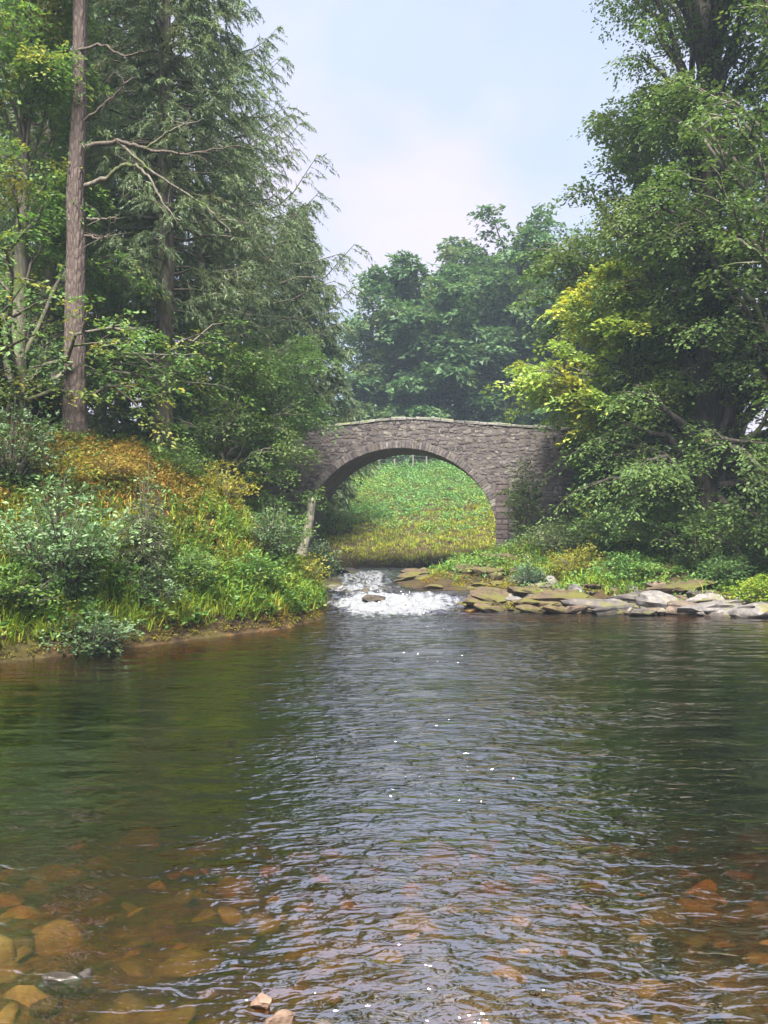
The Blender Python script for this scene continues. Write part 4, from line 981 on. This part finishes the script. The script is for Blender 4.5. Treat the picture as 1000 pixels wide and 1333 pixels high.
for i in range(520):
    X = rng.uniform(2.6, 13.5); t_ = rng.random() ** 1.2
    Yb = np.interp(X, [2.3, 3.5, 4.9, 8.3, 11.6, 16], [28.2, 27.0, 26.7, 26.0, 25.5, 24])
    Yp = Yb - 0.12 + t_ * 2.6
    d = float(river_sd(np.array([X]), np.array([Yp]))[0])
    if d < -0.2 or rk >= 190: continue
    if X > 10.6 and rng.random() < 0.6: continue
    big = rng.random()
    sx = rng.uniform(0.12, 0.3) if big < 0.7 else rng.uniform(0.3, 0.65)
    mat_ = M_MROCK if (X < 5.6 and rng.random() < 0.75) else [M_ROCK, M_ROCKD, M_ROCKR][int(rng.integers(0, 3))]
    where = 'lapped by the pool' if d < 0.35 else ('in the middle of the jumble' if d < 1.5 else 'half buried under the weeds')
    sz = 'small' if sx < 0.22 else ('broad' if sx > 0.4 else 'middling')
    if mat_ is M_MROCK: lb = sz + ' mossy brown rock of the spit beside the rapids, ' + where
    else: lb = sz + {M_ROCK: ' pale grey', M_ROCKD: ' dark grey', M_ROCKR: ' rusty brown'}[mat_] + ' angular rock of the rocky shore, ' + where
    rock('shore_rock', lb, X, Yp, (sx, sx * rng.uniform(0.5, 0.9), sx * rng.uniform(0.22, 0.42)), mat_, 1000 + i, group='mossy rocks of the spit' if mat_ is M_MROCK else 'rocks of the rocky shore')
    rk += 1
rock('boulder', 'large pale wedge-shaped boulder leaning over the rocky shore', gx(858, 26.9), 26.9, (0.95, 0.7, 0.45), M_ROCK, 901, sub=3)
rock('boulder', 'long flat rusty slab at the water edge below the vivid ferns', gx(905, 26.3), 26.3, (1.3, 0.7, 0.26), M_ROCKR, 902, sub=3)
rock('boulder', 'orange-brown slab lying at the root of the spit', gx(708, 29.2), 29.2, (1.1, 0.6, 0.36), M_ROCKR, 903, sub=3)
rock('boulder', 'pale upright stone at the back of the rocks near the round bush', gx(722, 30.0), 30.0, (0.42, 0.4, 0.45), M_ROCK, 904)
rock('boulder', 'long mossy hump forming the tip of the spit by the rapids', gx(640, 28.1), 28.1, (1.4, 0.75, 0.34), M_MROCK, 905, sub=3)
rock('boulder', 'broad dark slab dipping into the pool', gx(800, 26.4), 26.4, (1.1, 0.6, 0.24), M_ROCKD, 906, sub=3)
for i, (px, Yd, sx, mt_, lb) in enumerate(((738, 27.6, 1.7, M_MROCK, 'long mossy bedrock ledge where the spit meets the shore'), (775, 26.9, 1.5, M_ROCKD, 'dark bedrock ledge between the spit and the dark slab'),
        (830, 27.4, 1.9, M_ROCKD, 'wide dark bedrock ledge behind the pale wedge boulder'), (880, 27.9, 1.8, M_MROCK, 'mossy bedrock ledge under the olive bramble'), (935, 26.6, 1.7, M_ROCK, 'grey bedrock ledge in front of the vivid ferns'),
        (975, 25.9, 1.3, M_ROCK, 'grey bedrock ledge below the yellow-green mound'), (690, 28.3, 1.4, M_MROCK, 'mossy bedrock ledge along the back of the spit'))):
    rock('rock_ledge', lb, gx(px, Yd), Yd, (sx, 0.75, 0.3), mt_, 860 + i, sub=3, cuts=14)
for i, (px, py, sx) in enumerate(((452, 776, 0.32), (486, 781, 0.5), (476, 775, 0.28), (497, 773, 0.3), (520, 785, 0.25))):
    Yd = 2.42 * F / (py - HORIZ)
    rock('river_rock', 'wet dark rock breaking the white water of the rapids', gx(px, Yd), Yd, (sx, sx * 0.7, sx * 0.36), M_WROCK, 920 + i, z=float(wlevel(Yd)) - 0.04, group='dark rocks in the rapids')
rock('river_ledge', 'dark mossy ledge jutting from the bank into the rapids', gx(430, 33), 33.0, (0.95, 1.0, 0.4), M_WROCK, 930, z=0.35, sub=3)
rock('river_ledge', 'low dark ledge in the river under the left springing of the arch', gx(455, 41), 41.0, (0.8, 0.7, 0.25), M_WROCK, 931, z=0.5, sub=3)
k_ = 0
for i in range(26):
    X = rng.uniform(0.7, 4.9); Yp = rng.uniform(32.4, 41.5)
    if float(river_sd(np.array([X]), np.array([Yp]))[0]) < -0.1: continue
    sx = rng.uniform(0.5, 1.2); k_ += 1
    rock('shelf_rock', 'brown mossy slab of the low rock shelf below the arch', X, Yp, (sx, sx * 0.8, sx * 0.22), M_MROCK, 940 + i, group='brown slabs of the shelf under the bridge')
for i, (px, Yd, sx) in enumerate(((640, 33.5, .5), (655, 35.5, .45), (663, 36.8, .5), (648, 38.2, .55), (668, 34.2, .4))):
    rock('shelf_rock', 'brown rock piled at the foot of the dark buttress', gx(px, Yd), Yd, (sx, sx * .8, sx * .6), M_MROCK, 980 + i, group='rocks at the buttress foot')
# stones in the shallows by the near shore
rock('river_stone', 'brown split stone with a pale edge breaking the surface in the shallows', gx(366, 4.5), 4.5, (0.13, 0.085, 0.075), M_TANROCK, 994, z=-0.005, sub=3, cuts=18)
rock('river_stone', 'dull brown stone tucked behind the split stone', gx(342, 4.68), 4.68, (0.085, 0.08, 0.065), M_TANROCK, 995, z=0.0, sub=3, cuts=18)
rock('river_stone', 'small white-tipped stone just showing above the amber shallows', gx(116, 5.0), 5.0, (0.06, 0.05, 0.035), M_ROCK, 993, z=-0.005, sub=3, cuts=16)
rock('river_stone', 'dark round stone half sunk beside the white-tipped stone', gx(85, 5.0), 5.0, (0.15, 0.1, 0.07), M_WROCK, 996, z=-0.05, sub=3)
mb = MB()
for i in range(460):
    Yp = rng.uniform(3.0, 9.5); X = rng.uniform(-0.62, 0.62) * Yp
    sx = rng.uniform(0.05, 0.16) if rng.random() < 0.8 else rng.uniform(0.16, 0.3)
    v, f = rock_geo(rng, (sx, sx * rng.uniform(.7, 1), sx * rng.uniform(.35, .55)), 9, 2, 0.03)
    zz = min(gh(X, Yp), -sx * 0.5 - 0.035)
    mb.add(v + np.array([X, Yp, zz]), None, f)
tag(mb.build('riverbed_cobbles', M_BED, smooth=True), 'amber and brown cobbles under the shallow peaty water', 'cobbles', kind='stuff')

# ------------------------------------------------------------------ stump, notice, fence
M_STUMP = bark_mat('bleached_stump', (0.16, 0.13, 0.10), (0.42, 0.38, 0.32), 8.0, 1.2)
def stump():
    rng = np.random.default_rng(3); Yd = 31.5
    b = np.array([gx(392, Yd), Yd, gz(722, Yd)]); root = thing('tree_stump', 'pale leaning broken tree stump below the end of the bridge', 'stump', tuple(b))
    t_ = np.linspace(0, 1, 9)[:, None]
    P = b + (np.array([gx(406, Yd), Yd, gz(648, Yd)]) - b) * t_; P[:, 0] += 0.08 * np.sin(t_[:, 0] * 3)
    mb = MB(); tube(mb, P, 0.2 - 0.05 * t_[:, 0] + 0.06 * np.exp(-t_[:, 0] * 8), 12, 0.12, rng, cap=True); mb.build('trunk', M_STUMP, root, origin=b)
    mc = MB(); o = P[-1] + rng.normal(0, 0.22, (34, 3)) - np.array([0, 0, 0.1]); sprays(mc, rng, o, rng.normal(0, 1, (34, 3)), 0.34, 11, 0.1, 0.07, 0.4)
    mc.build('ivy', M_BUSHG, root, smooth=False, origin=b)
stump()
def notice():
    Yd = 30.2; b = np.array([gx(923, Yd), Yd, gz(575, Yd)])
    root = thing('notice', 'small cream notice with dark lines fixed to the ivy-clad trunk', 'sign', tuple(b))
    mb = MB(); w_, h_, d_ = 0.115, 0.17, 0.012
    V = np.array([(x, y, z) for z in (0, 2 * h_) for x, y in ((-w_, 0), (w_, 0), (w_, d_), (-w_, d_))])
    mb.add(V, [(0, 1, 5, 4), (1, 2, 6, 5), (2, 3, 7, 6), (3, 0, 4, 7), (4, 5, 6, 7), (0, 1, 2, 3)])
    mb.build('board', plain_mat('cream_board', (0.62, 0.5, 0.3)), root, smooth=False)
    mb = MB()
    for zz in (0.05, 0.11, 0.17, 0.235):
        mb.add([(-w_ * .7, -.003, zz), (w_ * .7, -.003, zz), (w_ * .7, -.003, zz + .02), (-w_ * .7, -.003, zz + .02)], [(0, 1, 2, 3)])
    mb.build('print', plain_mat('brown_print', (0.25, 0.16, 0.08)), root, smooth=False)
notice()
M_POST = plain_mat('weathered_post', (0.16, 0.15, 0.13)); M_WIRE = plain_mat('fence_wire', (0.2, 0.2, 0.19), 0.5)
def fence():
    Yd = 79.0; rng = np.random.default_rng(4)
    xs_ = [gx(px, Yd) for px in range(430, 660, 21)]
    b = np.array([xs_[0], Yd, gh(xs_[0], Yd)]); root = thing('wire_fence', 'post and wire fence along the top of the hillside beyond the arch', 'fence', tuple(b))
    tops = []
    for x in xs_:
        x += rng.normal(0, 0.08); g = gh(x, Yd); h = rng.uniform(1.15, 1.4); tl = rng.normal(0, 0.03)
        V = np.array([(x + sx * .05 + (tl if k else 0), Yd + sy * .06, g - .2 + k * (h + .2)) for k in (0, 1) for sx, sy in ((-1, -1), (1, -1), (1, 1), (-1, 1))])
        mb = MB(); mb.add(V, [(0, 1, 5, 4), (1, 2, 6, 5), (2, 3, 7, 6), (3, 0, 4, 7), (4, 5, 6, 7)])
        mb.build('post', M_POST, root, smooth=False, origin=b); tops.append((x, Yd - .065, g + h))
    for dz in (0.12, 0.45, 0.8):
        mb = MB(); tube(mb, np.array(tops) - np.array([0, 0, dz]), 0.006, 4); mb.build('wire', M_WIRE, root, origin=b)
fence()

# ------------------------------------------------------------------ air
def haze():
    m, t, o = newmat('thin_damp_air')
    pv = nd(t, 'ShaderNodeVolumePrincipled', Density=HAZE)
    pv.inputs['Color'].default_value = (0.66, 0.82, 1.0, 1); pv.inputs['Anisotropy'].default_value = 0.0
    t.links.new(pv.outputs[0], o.inputs['Volume'])
    x0, x1, y0, y1, z0, z1 = -70, 70, -30, 125, -3.5, 48
    V = [(x, y, z) for z in (z0, z1) for x, y in ((x0, y0), (x1, y0), (x1, y1), (x0, y1))]
    mb = MB(); mb.add(V, [(3, 2, 1, 0), (0, 1, 5, 4), (1, 2, 6, 5), (2, 3, 7, 6), (3, 0, 4, 7), (4, 5, 6, 7)])
    return tag(mb.build('haze', m, smooth=False), 'thin bluish haze hanging between the trees', 'haze', kind='stuff')
HAZE = 0.0007
if HAZE: haze()
